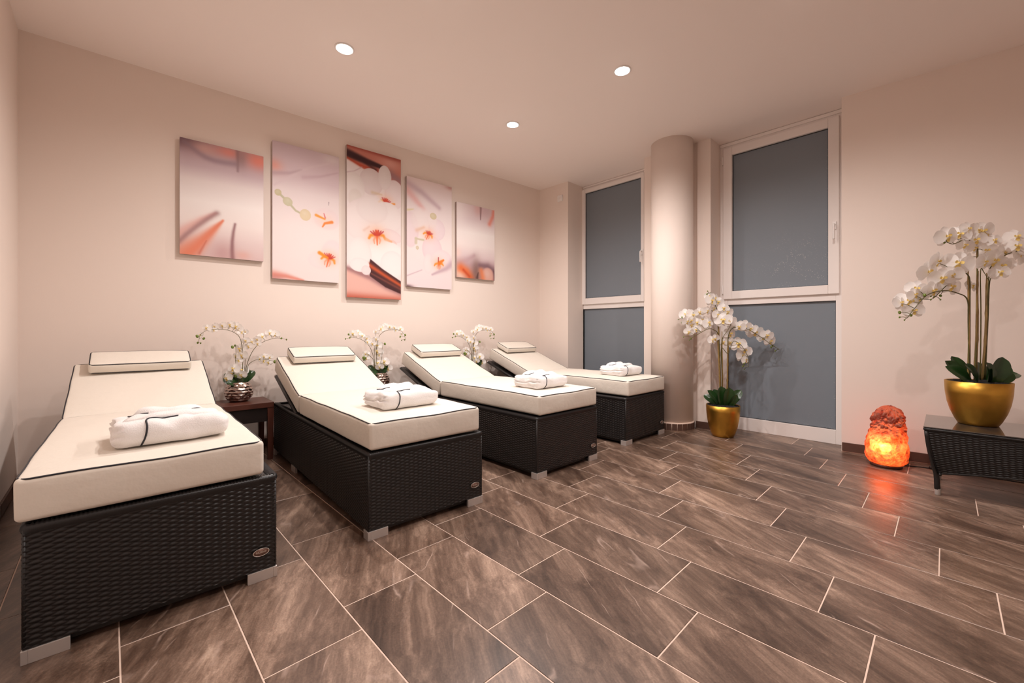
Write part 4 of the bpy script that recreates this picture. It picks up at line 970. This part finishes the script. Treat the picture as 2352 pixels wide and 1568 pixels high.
# --- small orchids in hammered vases on low wooden tables
KS = 0.000534
def make_small(mirror):
    def zs(x, y):
        if mirror < 0 and x > 880 and y > 640: x = 880 + (x - 880) * 0.35
        return (mirror * (x - 700) * KS, 0.150 - (y - 1030) * KS)
    t = thing('potted_orchid', 'x', 'plant', (0, 0, 0), 0, 'small orchids in hammered vases between the loungers')
    rows = 7; prof = []
    for i in range(57):
        f = i / 56; z = 0.152 * f; r = 0.046 + 0.049 * math.sin(PI * min(1, 0.05 + 0.95 * f ** 0.9)) ** 0.75 + 0.014 * f
        prof.append((r, z))
    def dimple(p, a):
        f = p.z / 0.152; j = f * rows; best = 9; n = 14
        for jj in (math.floor(j), math.floor(j) + 1):
            u = a / (2 * PI) * n + (0.5 if jj % 2 else 0); du = u - round(u); best = min(best, math.hypot(du * 1.0, (j - jj) * 1.05))
        d = -0.0080 * max(0, 1 - (best / 0.56) ** 2) if 0.06 < f < 0.95 else 0
        s = 1 + d / max(0.03, math.hypot(p.x, p.y)); return Vector((p.x * s, p.y * s, p.z))
    V_in = [(prof[-1][0] - 0.004, 0.1525), (prof[-1][0] - 0.008, 0.148), (prof[-1][0] - 0.008, 0.12)]
    link('vase', lathe('vase', [(0.001, 0.0)] + prof + V_in, 120, False, dimple), M['bronze'], t)
    rr = random.Random(3); L = lambda Q, sz: [(*zs(x, y), rr.uniform(-0.045, 0.02), sz * s) for x, y, s in Q]
    fl_ = L([(290, 235, .8), (395, 215, .9), (380, 265, .6), (490, 200, .9), (590, 190, 1.1), (655, 215, 1), (690, 240, .9), (740, 295, .9), (780, 285, .6), (780, 420, .9), (885, 445, .9), (945, 405, .8), (1020, 362, .9), (1120, 310, 1), (1195, 325, 1), (945, 470, .8), (830, 505, .9),
             (720, 545, 1.35), (740, 640, 1.25), (665, 650, .9), (700, 715, .8), (620, 830, 1.3), (730, 860, 1.5), (600, 900, 1.), (540, 965, 1.1), (720, 925, 1.1), (1040, 735, .9), (1100, 760, .9), (1120, 680, .8), (1050, 670, .9), (985, 700, .7), (220, 330, .6)], 0.040)
    bd = L([(178, 350, .5), (262, 383, .42), (185, 440, .34), (226, 448, .26), (1265, 335, .42), (1275, 390, .36), (1352, 410, .3), (608, 510, .52), (655, 490, .35), (1190, 750, .6), (1240, 745, .5), (1250, 778, .42), (640, 885, .5), (650, 938, .55), (600, 930, .5), (575, 950, .45)], 0.036)
    S = lambda pts, d1: [(*zs(x, y), d1 * i / len(pts)) for i, (x, y) in enumerate(pts)]
    orchid(t, 0.140, 0.056,
           [(S([(740, 1050), (750, 700), (735, 480), (690, 345), (570, 268), (430, 255), (300, 265), (215, 330), (190, 440)], -.04), .0026), (S([(790, 1050), (800, 800), (890, 560), (1010, 450), (1130, 400), (1230, 385), (1355, 410)], -.05), .0026),
            (S([(800, 1050), (815, 810), (880, 730), (980, 700), (1090, 720), (1250, 760)], -.06), .0024), (S([(770, 1050), (785, 700), (790, 480)], .0), .0026), (S([(740, 1050), (758, 500), (760, 320)], .0), .0024), (S([(710, 1050), (655, 740), (655, 600), (650, 500)], -.05), .0022),
            (S([(720, 1050), (700, 900), (660, 850), (620, 900)], -.07), .0022)], [],
           fl_, bd,
           [(350, 72, .125, .034, .3, 0), (10, 55, .14, .032, .5, 10), (200, 40, .10, .028, .8, 0), (235, 30, .09, .026, .9, 0), (175, 55, .12, .028, .7, 0), (100, 70, .11, .03, .5, 0)], random.Random(12), 0.025, Vector((0.95, -0.052, 0)), Vector((0.0, 0.8, 0)), Vector((-0.5, -0.8, 0.05)))
    return t
def make_table():
    t = thing('wooden_side_table', 'x', 'table', (0, 0, 0), 0, 'low brown wooden tables between the loungers')
    w_, d_, h_ = 0.38, 0.36, 0.448
    link('tabletop', boxes('tabletop', [(0, 0, h_ - 0.040, w_, d_, h_)], 0.002), M['wood'], t)
    for x in (0.0, w_ - 0.045):
        for y in (0.004, d_ - 0.049):
            V = []; g = 0.008 if x == 0 else -0.008
            for z, k in ((0.0, 1), (h_ - 0.040, 0)):
                a = 0.006 * k; V += [(x + a, y + a, z), (x + 0.045 - a, y + a, z), (x + 0.045 - a, y + 0.045 - a, z), (x + a, y + 0.045 - a, z)]
            link('leg', mesh('leg', V, [(3, 2, 1, 0), (4, 5, 6, 7), (0, 1, 5, 4), (1, 2, 6, 5), (2, 3, 7, 6), (3, 0, 4, 7)]), M['wood'], t)
    for b in ((0.04, 0.016, 0.30, w_ - 0.04, 0.032, h_ - 0.04), (0.04, d_ - 0.032, 0.30, w_ - 0.04, d_ - 0.016, h_ - 0.04), (0.012, 0.045, 0.30, 0.028, d_ - 0.045, h_ - 0.04), (w_ - 0.028, 0.045, 0.30, w_ - 0.012, d_ - 0.045, h_ - 0.04)):
        link('apron', boxes('apron', [b]), M['apron'], t)
    return t
small0 = make_small(1); small1 = make_small(-1); table0 = make_table()
gap = ['between the first and second loungers', 'between the second and third loungers', 'between the third and fourth loungers']
for i, (tx, ty, vx, vy, rz) in enumerate(((0.546, 3.655, 0.733, 3.87, 0), (1.668, 3.60, 1.875, 3.80, 0), (2.822, 3.55, 3.045, 3.775, 0))):
    s = [small0, small1][i] if i < 2 else copy_tree(small1); b_ = table0 if i == 0 else copy_tree(table0)
    b_.location = (tx, ty, 0); b_.rotation_euler = (0, 0, R(-1.5)); b_['label'] = 'low brown wooden side table ' + gap[i]
    s.location = (vx, vy, 0.449); s.rotation_euler = (0, 0, R(rz)); s['label'] = 'small white orchid in a hammered metal vase ' + gap[i]

# ------------------------------------------------------------------ salt lamp
LPOS = Vector((4.055 + 0.105, 0.305, 0))
t = thing('salt_lamp', 'glowing orange rock salt lamp on the floor beside the right wall', 'lamp', tuple(LPOS))
prof = [(0.020, 0.085), (0.024, 0.098), (0.055, 0.116), (0.09, 0.122), (0.14, 0.1235), (0.18, 0.119), (0.218, 0.112), (0.25, 0.106), (0.283, 0.100), (0.32, 0.094), (0.348, 0.090), (0.375, 0.086), (0.394, 0.078), (0.415, 0.064), (0.433, 0.044), (0.444, 0.022), (0.447, 0.004)]
zs_ = np.linspace(0.020, 0.447, 80); V = []; F = []; n = 110
for z in zs_:
    r0 = np.interp(z, [p[0] for p in prof], [p[1] for p in prof]); sh = np.interp(z, [0, 0.2, 0.3, 0.4, 0.45], [0, 0.004, 0.016, 0.020, 0.024])
    for k in range(n):
        a = 2 * PI * k / n; d = Vector((math.cos(a), math.sin(a), 0)); q = Vector((d.x * 0.12, d.y * 0.12, z))
        rough = 1.0 if z > 0.28 else 0.45
        fac = noise.noise(q * 9 + Vector((5, 1, 2))) * 0.010 + (abs(noise.noise(q * 16)) - 0.2) * 0.030 * rough + (abs(noise.noise(q * 37 + Vector((3, 3, 3)))) - 0.2) * 0.014 * rough + noise.noise(q * 80) * 0.0025
        r = max(0.002, r0 + fac * (1 if 0.03 < z < 0.43 else 0.5)); V.append(d * r + RT * sh + Vector((0, 0, z + (0.008 * rough * noise.noise(q * 18) if z > 0.05 else 0))))
for i in range(len(zs_) - 1):
    for k in range(n): F.append((i * n + k, i * n + (k + 1) % n, (i + 1) * n + (k + 1) % n, (i + 1) * n + k))
F += [tuple(range((len(zs_) - 1) * n, len(zs_) * n))]
link('salt_rock', mesh('salt_rock', V, F, False), M['salt'], t)
link('wooden_base', lathe('wooden_base', [(0.086, 0.0), (0.092, 0.003), (0.092, 0.017), (0.086, 0.021)], 48), M['wood'], t)
ld = bpy.data.lights.new('bulb', 'POINT'); ld.energy = 3.0; ld.color = (1.0, 0.50, 0.22); ld.shadow_soft_size = 0.018
l = bpy.data.objects.new('bulb', ld); C.objects.link(l); l.parent = t; tov = (-LPOS).normalized(); l.location = tuple(tov * 0.075 + RT * -0.012 + Vector((0, 0, 0.155)))
cb = smooth_path([(0.06, -0.06, 0.006), (0.10, -0.12, 0.004), (0.13, -0.20, 0.004), (0.135, -0.27, 0.005), (0.14, -0.40, 0.004), (0.18, -0.75, 0.004), (0.26, -1.1, 0.004)], 8)
link('cable', tube('cable', cb, 0.0035, 8), M['dark'], t)
V, F = rbox_vf(0.014, 0.032, 0.010, 0.008, 3, 5, 2); link('cable_switch', mesh('cable_switch', V, F, True), M['dark'], t, (0.1345, -0.255, 0.011), (0, 0, R(3)))
